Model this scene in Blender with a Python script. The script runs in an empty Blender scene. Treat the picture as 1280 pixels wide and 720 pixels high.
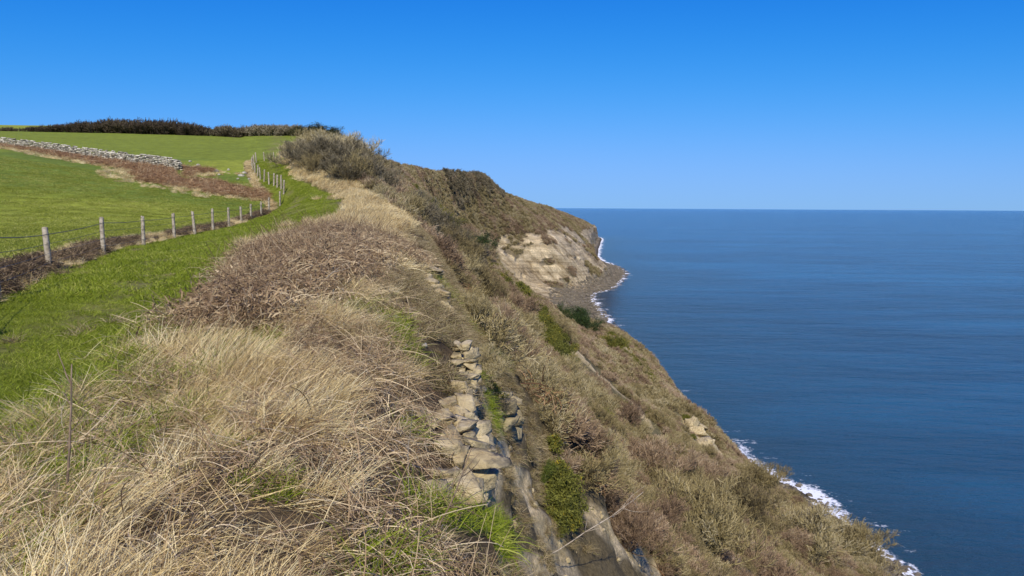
import bpy, math
import numpy as np
from mathutils import Vector
from mathutils.bvhtree import BVHTree

rng = np.random.default_rng(7)
SC = bpy.context.scene
COL = SC.collection
H = 70.0                     # eye height above the sea
FPX = 930.0                  # focal length in photo pixels (1280 wide)
PITCH = math.atan(101.0 / FPX)

# ------------------------------------------------------------------ render / view
SC.view_settings.view_transform = 'Standard'
SC.view_settings.look = 'None'
SC.view_settings.exposure = 0.0
SC.view_settings.gamma = 1.0
SC.cycles.max_bounces = 3
SC.cycles.diffuse_bounces = 2
SC.cycles.glossy_bounces = 2
SC.cycles.transparent_max_bounces = 4
SC.cycles.transmission_bounces = 2

# ------------------------------------------------------------------ numpy noise
def _hash(i, j, k):
    n = (i * 374761393 + j * 668265263 + k * 2147483647 * 3 + 1013904223) & 0xffffffff
    n = ((n ^ (n >> 13)) * 1274126177) & 0xffffffff
    n = n ^ (n >> 16)
    return (n & 0xffffff) / float(0xffffff)
def vnoise(x, y, z):
    xi = np.floor(x).astype(np.int64); yi = np.floor(y).astype(np.int64); zi = np.floor(z).astype(np.int64)
    xf = x - xi; yf = y - yi; zf = z - zi
    u = xf*xf*xf*(xf*(xf*6-15)+10); v = yf*yf*yf*(yf*(yf*6-15)+10); w = zf*zf*zf*(zf*(zf*6-15)+10)
    r = 0
    for a in (0, 1):
        for b in (0, 1):
            for c in (0, 1):
                wt = (u if a else 1-u) * (v if b else 1-v) * (w if c else 1-w)
                r = r + wt * _hash(xi+a, yi+b, zi+c)
    return r * 2 - 1
def fbm(x, y, z, octv=4, seed=0.0):
    r = 0; amp = 1.0; tot = 0
    for o in range(octv):
        f = 2.03 ** o
        r = r + amp * vnoise(x*f + seed + 17.3*o, y*f + 5.1*seed - 9.7*o, z*f + 3.3*o)
        tot += amp; amp *= 0.5
    return r / tot
def sstep(a, b, x):
    t = np.clip((x - a) / (b - a + 1e-12), 0, 1)
    return t*t*(3-2*t)

def pchip(xk, yk, x):
    xk = np.asarray(xk, float); yk = np.asarray(yk, float)
    h = np.diff(xk); d = np.diff(yk) / h
    m = np.zeros_like(yk)
    m[0] = d[0]; m[-1] = d[-1]
    for i in range(1, len(xk)-1):
        if d[i-1]*d[i] > 0:
            w1 = 2*h[i]+h[i-1]; w2 = h[i]+2*h[i-1]
            m[i] = (w1+w2)/(w1/d[i-1]+w2/d[i])
    x = np.clip(x, xk[0], xk[-1])
    i = np.clip(np.searchsorted(xk, x, side='right')-1, 0, len(xk)-2)
    t = (x - xk[i]) / h[i]
    return ((1+2*t)*(1-t)**2*yk[i] + t*(1-t)**2*h[i]*m[i] + t*t*(3-2*t)*yk[i+1] + t*t*(t-1)*h[i]*m[i+1])

# ------------------------------------------------------------------ terrain breaklines
# per station Y:  left part  M2 M1 FN PL PR CR  |  E A B C D BN F W
ST = {
 -8:  [(-60,0),(-20,-1.3),(-7.6,-1.4),(-6.6,-1.7),(-3.2,-1.7),(-.9,-1.75), (.5,-2.0),(1.3,-6),(3.4,-13.5),(15,-24),(32,-40),(60,-61),(67,-68.5),(82,-70)],
  0:  [(-60,0),(-20,-1.3),(-8,-1.4),(-7,-1.7),(-3.4,-1.72),(-1.0,-1.75), (.25,-2.15),(.9,-6.2),(3.0,-13.8),(15,-24),(32,-40),(60,-61),(67,-68.5),(81,-70)],
  3.5:[(-60,0),(-21,-1.3),(-8.2,-1.4),(-7.2,-1.7),(-3.7,-1.75),(-1.4,-1.8), (.1,-2.4),(.5,-6.5),(2.6,-14),(15,-24),(32,-40),(60,-61),(67,-68.5),(80,-70)],
  7:  [(-60,0),(-22,-1.3),(-8.8,-1.35),(-7.8,-1.65),(-4.2,-1.75),(-2.0,-1.7), (-.35,-2.6),(0,-6.8),(2.4,-14),(15,-24),(32,-40),(61,-61),(67,-68.5),(80,-70)],
  12: [(-60,0),(-23,-1.3),(-9.8,-1.3),(-8.8,-1.6),(-5.0,-1.7),(-3.0,-1.35), (-.75,-2.5),(-.1,-6.9),(2.7,-14),(15,-24),(32,-40),(62,-61),(68,-68.5),(80,-70)],
  20: [(-60,0.2),(-25,-1.2),(-13.4,-1.25),(-12.4,-1.55),(-7.3,-1.5),(-4.9,-1.0), (-2.0,-2.3),(.2,-6.7),(4.3,-13.5),(15,-24),(32,-40),(62,-61),(68,-68.5),(79,-70)],
  24: [(-60,0.4),(-26,-1.2),(-14.6,-1.2),(-13.6,-1.5),(-8.4,-1.4),(-5.7,-1.05), (-2.6,-2.2),(.5,-6.2),(5.1,-13.2),(15,-24),(32,-40),(62,-61),(68,-68.5),(79,-70)],
  31: [(-60,0.8),(-30,-1.2),(-16.8,-1.15),(-15.9,-1.4),(-10,-1.2),(-6.8,-1.35), (-3.8,-1.8),(-.6,-6),(4.4,-13),(14,-24),(31,-40),(62,-61),(68,-68.5),(78,-70)],
  45: [(-60,2.4),(-32,-.2),(-19.2,-.85),(-18.2,-1.05),(-10.7,-.2),(-9,-.2), (-6,-1.0),(-3,-5.5),(2,-13),(13,-24),(30,-39),(62,-61),(68,-68.5),(78,-70)],
  55: [(-60,3.8),(-33,.9),(-20.5,-.35),(-19.5,-.6),(-13.2,.8),(-11.5,.8), (-9,.2),(-5.5,-5),(0.5,-12.5),(12,-24),(30,-39),(61,-61),(67,-68.5),(78,-70)],
  64: [(-60,4.8),(-34,2.0),(-21.4,.6),(-20.3,.3),(-17,1.9),(-15,1.9), (-12.6,1.6),(-8,-4),(-1,-11.5),(11,-23.5),(30,-39),(61,-61),(67,-68.5),(78,-70)],
  70: [(-60,5.6),(-36,2.9),(-24,1.8),(-23,1.7),(-20,2.8),(-18,3.0), (-15.2,2.6),(-10,-3),(-2,-10.5),(10,-23),(29.5,-38.5),(61,-60.5),(67,-68.5),(77,-70)],
  90: [(-80,9.5),(-48,6.0),(-32.2,5.5),(-31.2,5.4),(-27,5.5),(-25,5.6), (-21.5,5.0),(-15,-1),(-4,-8.5),(7.5,-21),(28.5,-37.5),(60,-60),(67,-68.5),(77,-70)],
  110:[(-100,11.5),(-60,8.9),(-39,8.4),(-38,8.3),(-33.5,8.2),(-31.5,8.2), (-27,7.0),(-18,-.5),(-5,-8.2),(7.5,-21),(28,-37.5),(60,-60),(67,-68.5),(76,-70)],
  130:[(-120,14),(-68,11.5),(-46,11),(-45,10.9),(-38,10.8),(-36,10.6), (-29,8.5),(-17,-.5),(-5.6,-8),(6,-21.5),(26,-37.5),(58,-60),(66,-68),(76,-70)],
  150:[(-130,16),(-75,14),(-53,13.5),(-52,13.5),(-43,13.2),(-40,12.7), (-33,10.5),(-24,0),(-11,-11),(2,-22),(22,-37),(56,-60),(65,-68),(75,-70)],
  175:[(-150,19),(-88,17.5),(-62,17),(-60,17),(-49,16.5),(-45,15.9), (-37,13),(-30,2),(-20,-10),(-5,-22),(18,-37),(53,-59.5),(61,-68),(73,-70)],
  200:[(-170,22),(-100,21),(-73,20.3),(-71,20.2),(-56,19.8),(-51,18.8), (-43,15),(-34,4),(-22,-9),(-5,-21),(18,-35),(54,-58.5),(59,-68),(66,-70)],
  218:[(-180,23.5),(-105,22.8),(-80,22),(-78,22),(-60,21.2),(-55,20), (-46,15.5),(-36,4.5),(-23,-9),(-6,-22),(18,-37),(53,-60),(58,-68),(62,-70)],
  240:[(-200,26.5),(-115,25.5),(-88,24.5),(-85,24.4),(-65,23.3),(-57,21), (-47,16),(-37,5),(-23.5,-9),(-7,-22.5),(17,-38),(53,-58.5),(54.5,-68),(56,-70)],
  300:[(-260,34),(-140,33.5),(-110,32.5),(-105,32),(-78,29),(-64,24), (-50,16.5),(-38,5),(-25,-9),(-9,-25),(14,-42),(52,-58.5),(54,-68),(56,-70)],
  330:[(-280,34),(-145,33),(-112,32),(-108,32),(-80,29),(-66,24), (-50,17),(-40,5),(-28,-11),(-11,-28),(11,-45),(47,-58.5),(53,-68),(57,-70)],
  400:[(-330,32),(-150,31),(-115,30),(-110,30),(-80,27),(-66,24), (-50,19),(-45,4),(-38,-13),(-27,-33),(-12,-51),(14,-63),(40,-68),(57,-70)],
  480:[(-400,30),(-150,29),(-110,28),(-105,28),(-80,26),(-64,24), (-50,21),(-44,3),(-38,-14),(-28,-35),(-9,-54),(8,-63),(40,-68),(58,-70)],
  560:[(-470,30),(-150,29),(-110,28),(-105,28),(-75,26),(-58,25), (-45,23.5),(-38,5),(-32,-12),(-22,-33),(-8,-51),(8,-61),(40,-68),(60,-70)],
  600:[(-500,30),(-150,29),(-105,28),(-100,28),(-70,27),(-54,26), (-39,25),(-31,9),(-24,-10),(-12,-31),(0,-38),(16,-54),(42,-66.5),(64,-70)],
  640:[(-540,30),(-150,29),(-95,28),(-90,28),(-62,28),(-44,27.5), (-29,26),(-14.5,12),(-3,-5),(14,-18),(34,-28),(50,-46),(66,-66),(83,-70)],
  700:[(-600,30),(-150,30),(-95,29),(-90,29),(-62,29),(-44,29), (-29,27.5),(-14,14),(0,6),(26,-13),(54,-32),(72,-50),(88,-66),(99,-70)],
  800:[(-700,30),(-150,29),(-90,28),(-85,28),(-60,28),(-44,28), (-30,24),(-14,15),(4,7),(42,-16),(78,-41),(90,-51),(106,-66),(119,-70)],
  850:[(-700,28),(-150,26),(-80,25),(-75,25),(-50,24),(-36,22), (-18,16),(-4,11),(12,5),(46,-14),(78,-38),(88,-49),(104,-66.5),(123,-70)],
  1000:[(-700,25),(-120,20),(-60,16),(-55,15),(-30,12),(-10,9), (15,5),(30,2.5),(45,-.5),(70,-14),(90,-32),(104,-47),(113,-66),(120,-70)],
  1200:[(-700,20),(-100,14),(-40,10),(-30,9),(0,5),(30,1), (55,-4),(75,-8),(92,-14),(107,-23),(120,-34),(127,-46),(131,-66),(139,-70)],
  1500:[(-700,10),(-100,6),(-20,2),(0,0),(40,-5),(70,-9), (100,-14),(122,-20),(140,-27),(152,-33),(160,-37),(165,-42),(170,-66),(178,-70)],
  1760:[(-700,0),(-100,-4),(0,-8),(20,-10),(60,-16),(100,-20), (130,-25),(155,-32),(172,-38),(182,-43),(190,-46),(194,-48),(199,-66),(206,-70)],
  1850:[(-700,-20),(-100,-24),(0,-28),(20,-30),(60,-40),(100,-50), (130,-60),(150,-66),(160,-69),(170,-71),(180,-72),(190,-73),(199,-73.5),(206,-74)],
}
YK = sorted(ST)
NB = 16   # M3 + 14 + seabed
BX = np.zeros((len(YK), NB)); BZ = np.zeros((len(YK), NB))
for i, yk in enumerate(YK):
    p = ST[yk]
    BX[i, 1:15] = [q[0] for q in p]; BZ[i, 1:15] = [q[1] for q in p]
    BX[i, 0] = p[0][0] - 300 - abs(yk)*.3; BZ[i, 0] = p[0][1] + 4
    BX[i, 15] = p[-1][0] + 40; BZ[i, 15] = -74.5
sM3,sM2,sM1,sFN,sPL,sPR,sCR,sE,sA,sB,sC,sD,sBN,sF,sW,sSB = range(16)
CNT = [10, 30, 60, 10, 34, 34, 34, 44, 40, 40, 44, 50, 16, 16, 4]

rows = [-8.0]
while rows[-1] < 1850:
    y = rows[-1]
    d = 0.16 if y < 12 else 0.0125*y
    if 560 < y < 900: d = 0.006*y
    rows.append(y + d)
YR = np.array(rows); YR[-1] = 1850
scol = np.concatenate([np.linspace(k, k+1, CNT[k], endpoint=False) for k in range(15)] + [[15.0]])
NR, NC = len(YR), len(scol)
bx = np.stack([pchip(YK, BX[:, k], YR) for k in range(NB)], 1)
bz = np.stack([pchip(YK, BZ[:, k], YR) for k in range(NB)], 1)
TX = np.zeros((NR, NC)); TZ = np.zeros((NR, NC))
ks = np.arange(NB, dtype=float)
for r in range(NR):
    TX[r] = np.interp(scol, ks, bx[r])*.35 + pchip(ks, bx[r], scol)*.65
    zz = np.interp(TX[r], bx[r], bz[r])
    zs = pchip(bx[r], bz[r], TX[r])
    TZ[r] = zz*.3 + zs*.7
TY = np.repeat(YR[:, None], NC, 1)
TS = np.repeat(scol[None, :], NR, 0)
# relief
slope = sstep(7.0, 7.8, TS) * (1 - sstep(12.6, 13.2, TS))
bank = sstep(4.9, 5.5, TS) * (1 - sstep(6.9, 7.3, TS))
D3 = np.sqrt(TX**2 + TY**2 + TZ**2)
n1 = fbm(TX/9, TY/9, TZ/9, 4, 1.0)
n2 = fbm(TX/1.6, TY/1.6, TZ/1.6, 3, 4.0)
n3 = fbm(TX/30, TY/30, TZ/30, 4, 8.0)
n4 = fbm(TX/90, TY/90, TZ/60, 3, 12.0)
near = 1 - sstep(30, 90, D3)
far = sstep(100, 400, D3)
TZ = TZ + slope*(n1*(.8*near + 2.0*(1-near)) + n2*.32 + n3*(1.9*sstep(60, 250, D3)) ) + bank*n2*.10
# gullies running down the slopes, beyond the near part
g = np.abs(vnoise(TY/38 + TX/160, TX*0+3.3, TX/120)); g2 = np.abs(vnoise(TY/13 + TX/60, TX*0+9.3, TX/50))
TZ = TZ + slope*sstep(8.2,9.5,TS)*(sstep(140, 300, TY)*(g-.3)*5.0 + sstep(40,120,TY)*(g2-.3)*2.0)
TZ = TZ + (1-slope)*(1-bank)*(TS < 7.2)*(fbm(TX/7, TY/7, TX*0, 3, 2.0)*.10 + fbm(TX/1.2, TY/1.2, TX*0, 2, 3.)*.025)
TZ = TZ + (TS > 12.9)*(TS < 14)*fbm(TX/6, TY/6, TX*0, 3, 6.0)*.5
n5 = fbm(TX/.55, TY/.55, TZ/.8, 4, 14.0)
TX = TX + slope*(n2*.24 + n5*.10)*near*sstep(7.0,7.4,TS)
TZ = TZ + slope*n5*.10*near
rl = np.abs(vnoise(TY/1.3 + TX*.35, TX/5, TZ/5))
TZ = TZ - slope*near*sstep(7.05,7.5,TS)*(1-np.clip(rl*2.2, 0, 1))*.28
rill = np.abs(vnoise(TY/9 + TX/14, TX/60, TY*0)) + .5*np.abs(vnoise(TY/3.5 + TX/8, TX/30, TY*0))
TZ = TZ - sstep(9.8,10.6,TS)*(1-sstep(12.4,13,TS))*sstep(555,580,TY)*(1-sstep(900,960,TY))*(1-np.clip(rill*1.6,0,1))*2.6
TZ = TZ - .0115*np.clip(TY, 0, 400)*(1 - sstep(3, 6.8, TS))
farl = (TS < 3)*sstep(120, 180, TY)
SHX = TX[:, np.argmin(abs(scol - 14.0))]
def shore_x(y): return np.interp(y, YR, SHX)

# ------------------------------------------------------------------ camera maths
ROLL = math.radians(0.33)
def ray(px, py):
    u = (px - 640)/FPX; v = (360 - py)/FPX
    cr, sr = math.cos(-ROLL), math.sin(-ROLL)
    u, v = u*cr - v*sr, u*sr + v*cr
    return Vector((u, math.cos(PITCH) + math.sin(PITCH)*v, -math.sin(PITCH) + math.cos(PITCH)*v)).normalized()
def project(x, y, z):
    f = y*math.cos(PITCH) - z*math.sin(PITCH)
    u = x; v = y*math.sin(PITCH) + z*math.cos(PITCH)
    f = np.maximum(f, 1e-3)
    u = u/f; v = v/f
    cr, sr = math.cos(ROLL), math.sin(ROLL)
    u, v = u*cr - v*sr, u*sr + v*cr
    return 640 + FPX*u, 360 - FPX*v
cd = bpy.data.cameras.new('camera'); cam = bpy.data.objects.new('camera', cd); COL.objects.link(cam)
cd.sensor_width = 36; cd.lens = FPX/1280*36; cd.clip_start = .05; cd.clip_end = 300000
from mathutils import Matrix
cam.matrix_world = Matrix.Rotation(math.pi/2 - PITCH, 4, 'X') @ Matrix.Rotation(ROLL, 4, 'Z')
SC.camera = cam

# ------------------------------------------------------------------ mesh helpers
def mesh_np(name, V, F, mat=None, smooth=False, attrs=None):
    me = bpy.data.meshes.new(name)
    V = np.asarray(V, np.float32); F = np.asarray(F, np.int32)
    k = F.shape[1]
    me.vertices.add(len(V)); me.vertices.foreach_set('co', V.ravel())
    me.loops.add(F.size); me.loops.foreach_set('vertex_index', F.ravel())
    me.polygons.add(len(F)); me.polygons.foreach_set('loop_start', np.arange(0, F.size, k, dtype=np.int32))
    if smooth: me.polygons.foreach_set('use_smooth', np.ones(len(F), bool))
    for an, arr in (attrs or {}).items():
        arr = np.asarray(arr, np.float32)
        if arr.ndim == 1:
            a = me.attributes.new(an, 'FLOAT', 'POINT'); a.data.foreach_set('value', arr)
        else:
            a = me.attributes.new(an, 'FLOAT_COLOR', 'POINT')
            a.data.foreach_set('color', np.concatenate([arr, np.ones((len(arr), 1), np.float32)], 1).ravel())
    me.update(); me.validate()
    if mat: me.materials.append(mat)
    return me
def link(name, me, parent=None):
    o = bpy.data.objects.new(name, me); COL.objects.link(o)
    if parent: o.parent = parent
    return o
def tag(o, label=None, cat=None, group=None, kind=None):
    if label: o['label'] = label
    if cat: o['category'] = cat
    if group: o['group'] = group
    if kind: o['kind'] = kind
    return o
def empty(name, loc, rz=0):
    o = bpy.data.objects.new(name, None); COL.objects.link(o); o.location = loc; o.rotation_euler = (0, 0, rz); return o

class Geo:
    """collects quads with a per-vertex value"""
    def __init__(s): s.V = []; s.F = []; s.A = []; s.n = 0
    def add(s, V, F, A):
        s.V.append(V); s.F.append(F + s.n); s.A.append(A); s.n += len(V)
    def data(s): return np.concatenate(s.V), np.concatenate(s.F), np.concatenate(s.A)
    def mesh(s, name, mat, smooth=False):
        V, F, A = s.data(); return mesh_np(name, V, F, mat, smooth, {'val': A})
def unit(v): return v/(np.linalg.norm(v, axis=-1, keepdims=True)+1e-9)
def ribbons(g, P, W, side, val):
    """P (n,k,3), W (k,) or (n,k), side (n,3), val (n,)"""
    n, k, _ = P.shape
    W = np.broadcast_to(W, (n, k))
    L = P - side[:, None]*W[..., None]; R = P + side[:, None]*W[..., None]
    V = np.stack([L, R], 2).reshape(-1, 3)
    base = (np.arange(n)*k*2)[:, None] + (np.arange(k-1)*2)[None]
    F = np.stack([base, base+1, base+3, base+2], -1).reshape(-1, 4)
    g.add(V, F, np.repeat(val, k*2))
def tubes(g, P, W, val, sides=3):
    n, k, _ = P.shape
    W = np.broadcast_to(W, (n, k))
    d = unit(P[:, -1] - P[:, 0])
    ref = np.where(np.abs(d[:, 2:3]) > .8, np.array([[1., 0, 0]]), np.array([[0., 0, 1]]))
    a = unit(np.cross(d, ref)); b = np.cross(d, a)
    ang = np.arange(sides)*2*np.pi/sides
    ring = a[:, None, None]*np.cos(ang)[None, None, :, None] + b[:, None, None]*np.sin(ang)[None, None, :, None]
    V = (P[:, :, None] + ring*W[:, :, None, None]).reshape(-1, 3)
    base = (np.arange(n)*k*sides)[:, None, None] + (np.arange(k-1)*sides)[None, :, None] + np.arange(sides)[None, None]
    nxt = (np.arange(n)*k*sides)[:, None, None] + (np.arange(k-1)*sides)[None, :, None] + ((np.arange(sides)+1) % sides)[None, None]
    F = np.stack([base, nxt, nxt+sides, base+sides], -1).reshape(-1, 4)
    g.add(V, F, np.repeat(val, k*sides))

# ------------------------------------------------------------------ materials
def nodes(m):
    m.use_nodes = True; nt = m.node_tree; nt.nodes.clear(); return nt
def N(nt, t, **kw):
    n = nt.nodes.new(t)
    for k, v in kw.items():
        if k.startswith('i_'):
            key = k[2:]; key = int(key) if key.isdigit() else key.replace('_', ' ')
            n.inputs[key].default_value = v
        else: setattr(n, k, v)
    return n
def ramp(nt, fac, stops):
    r = nt.nodes.new('ShaderNodeValToRGB'); cr = r.color_ramp
    while len(cr.elements) < len(stops): cr.elements.new(.5)
    for e, (p, c) in zip(cr.elements, stops):
        e.position = p; e.color = (*c, 1) if len(c) == 3 else c
    nt.links.new(fac, r.inputs[0]); return r.outputs[0]
def mixc(nt, a, b, fac, mode='MIX'):
    m = nt.nodes.new('ShaderNodeMix'); m.data_type = 'RGBA'; m.blend_type = mode
    for s, v in ((m.inputs[6], a), (m.inputs[7], b), (m.inputs[0], fac)):
        if hasattr(v, 'links'): nt.links.new(v, s)
        else: s.default_value = v if not isinstance(v, tuple) else (*v, 1)[:4]
    return m.outputs[2]
def math_(nt, op, a, b=None, clamp=False):
    m = nt.nodes.new('ShaderNodeMath'); m.operation = op; m.use_clamp = clamp
    for s, v in zip(m.inputs, (a, b)):
        if v is None: continue
        if hasattr(v, 'links'): nt.links.new(v, s)
        else: s.default_value = v
    return m.outputs[0]
def noise(nt, vec, scale, detail=4, rough=.55):
    n = nt.nodes.new('ShaderNodeTexNoise'); n.inputs['Scale'].default_value = scale
    n.inputs['Detail'].default_value = detail; n.inputs['Roughness'].default_value = rough
    if vec is not None: nt.links.new(vec, n.inputs['Vector'])
    return n.outputs[0]

def plant_mat(name, stops, hue_noise=.12, transl=.25, rough=.75, wscale=.25, tint=None):
    """stops: albedo ramp over the per-blade value"""
    m = bpy.data.materials.new(name); nt = nodes(m)
    at = N(nt, 'ShaderNodeAttribute', attribute_name='val')
    oi = N(nt, 'ShaderNodeObjectInfo')
    geo = N(nt, 'ShaderNodeNewGeometry')
    v = math_(nt, 'ADD', at.outputs['Fac'], math_(nt, 'MULTIPLY', math_(nt, 'SUBTRACT', oi.outputs['Random'], .5), hue_noise*2))
    wn = noise(nt, geo.outputs['Position'], wscale, 3)
    v = math_(nt, 'ADD', v, math_(nt, 'MULTIPLY', math_(nt, 'SUBTRACT', wn, .5), 1.3 if name.startswith('twig') else .8))
    c = ramp(nt, v, stops)
    if tint:
        wn2 = noise(nt, geo.outputs['Position'], tint[1], 3)
        c = mixc(nt, c, tint[0], ramp(nt, wn2, [(tint[2], (0,0,0)), (tint[3], (1,1,1))]), 'MULTIPLY')
    d = N(nt, 'ShaderNodeBsdfPrincipled'); d.inputs['Roughness'].default_value = rough
    d.inputs['Specular IOR Level'].default_value = .25
    nt.links.new(c, d.inputs['Base Color'])
    t = N(nt, 'ShaderNodeBsdfTranslucent'); nt.links.new(c, t.inputs['Color'])
    mx = N(nt, 'ShaderNodeMixShader'); mx.inputs[0].default_value = transl
    nt.links.new(d.outputs[0], mx.inputs[1]); nt.links.new(t.outputs[0], mx.inputs[2])
    o = N(nt, 'ShaderNodeOutputMaterial'); nt.links.new(mx.outputs[0], o.inputs[0])
    return m

M = {}
M['straw'] = plant_mat('straw', [(0, (.10,.06,.025)), (.22, (.31,.205,.085)), (.5, (.62,.46,.20)), (.8, (.84,.68,.34)), (1, (.90,.79,.47))], .2, .2, .6, .6)
M['bracken'] = plant_mat('bracken', [(0, (.12,.075,.038)), (.35, (.29,.192,.10)), (.65, (.48,.35,.19)), (1, (.78,.63,.38))], .15, .15, .75, .5)
M['rust'] = plant_mat('rust_bracken', [(0, (.15,.075,.035)), (.4, (.30,.165,.075)), (.75, (.45,.29,.145)), (1, (.64,.49,.28))], .15, .15, .75, .5)
M['olive'] = plant_mat('olive_grass', [(0, (.12,.08,.04)), (.3, (.22,.16,.07)), (.5, (.25,.23,.08)), (.65, (.36,.28,.14)), (1, (.6,.48,.28))], .2, .2, .65, .5)
M['green'] = plant_mat('green_grass', [(0, (.11,.14,.008)), (.4, (.205,.27,.014)), (.75, (.31,.37,.025)), (1, (.54,.53,.13))], .12, .35, .55, .35)
M['field'] = plant_mat('field_grass', [(0, (.13,.16,.018)), (.4, (.25,.29,.032)), (.75, (.35,.375,.05)), (1, (.60,.56,.18))], .15, .35, .6, .15)
M['twig'] = plant_mat('twig_bark', [(0, (.10,.077,.042)), (.35, (.225,.178,.078)), (.65, (.345,.28,.125)), (1, (.50,.43,.27))], .22, .0, .85, .07)
M['twig_red'] = plant_mat('twig_red', [(0, (.11,.07,.045)), (.4, (.235,.16,.095)), (.7, (.35,.25,.15)), (1, (.50,.40,.27))], .2, .0, .85, .07)
M['twig_dark'] = plant_mat('twig_dark', [(0, (.07,.058,.035)), (.4, (.13,.108,.062)), (.7, (.19,.16,.095)), (1, (.28,.24,.16))], .2, .0, .85, .05)
M['gorse_dark'] = plant_mat('gorse_dark', [(0, (.025,.03,.010)), (.5, (.06,.062,.018)), (1, (.13,.12,.04))], .15, .15, .7, .1)
M['dark_bracken'] = plant_mat('dark_bracken', [(0, (.045,.03,.02)), (.5, (.13,.09,.05)), (1, (.36,.26,.14))], .2, .1, .8, .5)  # dead bracken, with the shade on the bank's side put into its colour
M['hedge'] = plant_mat('hedge_twigs', [(0, (.04,.03,.02)), (.4, (.075,.055,.034)), (.7, (.11,.088,.05)), (1, (.17,.14,.08))], .2, .0, .85, .05)
M['gorse'] = plant_mat('gorse_needles', [(0, (.06,.065,.012)), (.4, (.13,.135,.022)), (.75, (.20,.20,.035)), (.97, (.20,.20,.035)), (1, (.45,.34,.03))], .12, .15, .7, .2)
M['ivy'] = plant_mat('dark_leaves', [(0, (.015,.03,.008)), (.5, (.035,.065,.016)), (1, (.08,.12,.03))], .15, .2, .55, .3)
M['bushgreen'] = plant_mat('bush_leaves', [(0, (.03,.045,.008)), (.5, (.07,.10,.015)), (1, (.16,.19,.03))], .15, .2, .6, .3)

def rock_mat(name, c1, c2, c3, scale, bump=.5, per=False):
    m = bpy.data.materials.new(name); nt = nodes(m)
    tc = N(nt, 'ShaderNodeNewGeometry').outputs['Position']
    n = noise(nt, tc, scale, 6, .65)
    c = ramp(nt, n, [(.3, c1), (.5, c2), (.68, c3)])
    nb = noise(nt, tc, scale*5, 5, .7)
    c = mixc(nt, c, (.13,.115,.08), math_(nt, 'MULTIPLY', ramp(nt, noise(nt, tc, scale*1.7, 4), [(.50, (0,0,0)), (.64, (1,1,1))]), .7))
    if per: c = mixc(nt, c, ramp(nt, N(nt, 'ShaderNodeAttribute', attribute_name='val').outputs['Fac'], [(0, (.35,.34,.32)), (.4, (.9,.88,.84)), (1, (1.45,1.42,1.36))]), 1.0, 'MULTIPLY')
    hgt = math_(nt, 'ADD', n, math_(nt, 'MULTIPLY', nb, .5))
    b = N(nt, 'ShaderNodeBump'); b.inputs['Strength'].default_value = bump; b.inputs['Distance'].default_value = .3/scale
    nt.links.new(hgt, b.inputs['Height'])
    d = N(nt, 'ShaderNodeBsdfPrincipled'); d.inputs['Roughness'].default_value = .9
    d.inputs['Specular IOR Level'].default_value = .2
    nt.links.new(c, d.inputs['Base Color']); nt.links.new(b.outputs[0], d.inputs['Normal'])
    o = N(nt, 'ShaderNodeOutputMaterial'); nt.links.new(d.outputs[0], o.inputs[0]); return m
M['sandstone'] = rock_mat('sandstone', (.27,.20,.10), (.46,.37,.20), (.62,.52,.32), 3.5, .9)
M['yellowrock'] = rock_mat('yellow_rock', (.24,.19,.10), (.38,.31,.17), (.50,.42,.24), 1.2, 1.0)
M['palestone'] = rock_mat('pale_stone', (.25,.23,.19), (.45,.42,.36), (.60,.57,.50), 3.0, .6)
M['wallstone'] = rock_mat('wall_stone', (.22,.20,.15), (.42,.39,.31), (.62,.59,.50), 1.6, .5)
M['wallblock'] = rock_mat('wall_block', (.30,.28,.22), (.48,.45,.37), (.62,.59,.50), 1.6, .5, True)
M['beachrock'] = rock_mat('beach_rock', (.07,.058,.04), (.15,.125,.085), (.27,.235,.165), .25, .6)
M['post'] = rock_mat('weathered_wood', (.22,.18,.13), (.40,.34,.25), (.52,.46,.35), 6, .4)
M['stem'] = rock_mat('dead_stem', (.12,.08,.05), (.20,.14,.09), (.30,.22,.15), 8, .3)
M['branch'] = rock_mat('bleached_branch', (.25,.20,.14), (.42,.35,.26), (.55,.48,.37), 3, .3)
mw = bpy.data.materials.new('wire'); mw.use_nodes = True
mw.node_tree.nodes['Principled BSDF'].inputs['Base Color'].default_value = (.12,.11,.10,1)
mw.node_tree.nodes['Principled BSDF'].inputs['Metallic'].default_value = .6
mw.node_tree.nodes['Principled BSDF'].inputs['Roughness'].default_value = .55
M['wire'] = mw

# ------------------------------------------------------------------ BVH of the ground
VV = np.stack([TX, TY, TZ], -1).reshape(-1, 3)
idx = np.arange(NR*NC).reshape(NR, NC)
FF = np.stack([idx[:-1, :-1], idx[:-1, 1:], idx[1:, 1:], idx[1:, :-1]], -1).reshape(-1, 4)
BVH = BVHTree.FromPolygons([tuple(v) for v in VV.tolist()], FF.tolist())
def hit(px, py, default=60):
    d = ray(px, py); r = BVH.ray_cast(Vector((0, 0, 0)), d)
    return (r[0], r[3]) if r[0] is not None else (d*default, default)
def ground(x, y):
    r = BVH.ray_cast(Vector((x, y, 200)), Vector((0, 0, -1)))
    return r[0].z if r[0] is not None else 0.0
def gnormal(x, y):
    r = BVH.ray_cast(Vector((x, y, 200)), Vector((0, 0, -1)))
    return r[1] if r[0] is not None else Vector((0, 0, 1))

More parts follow.
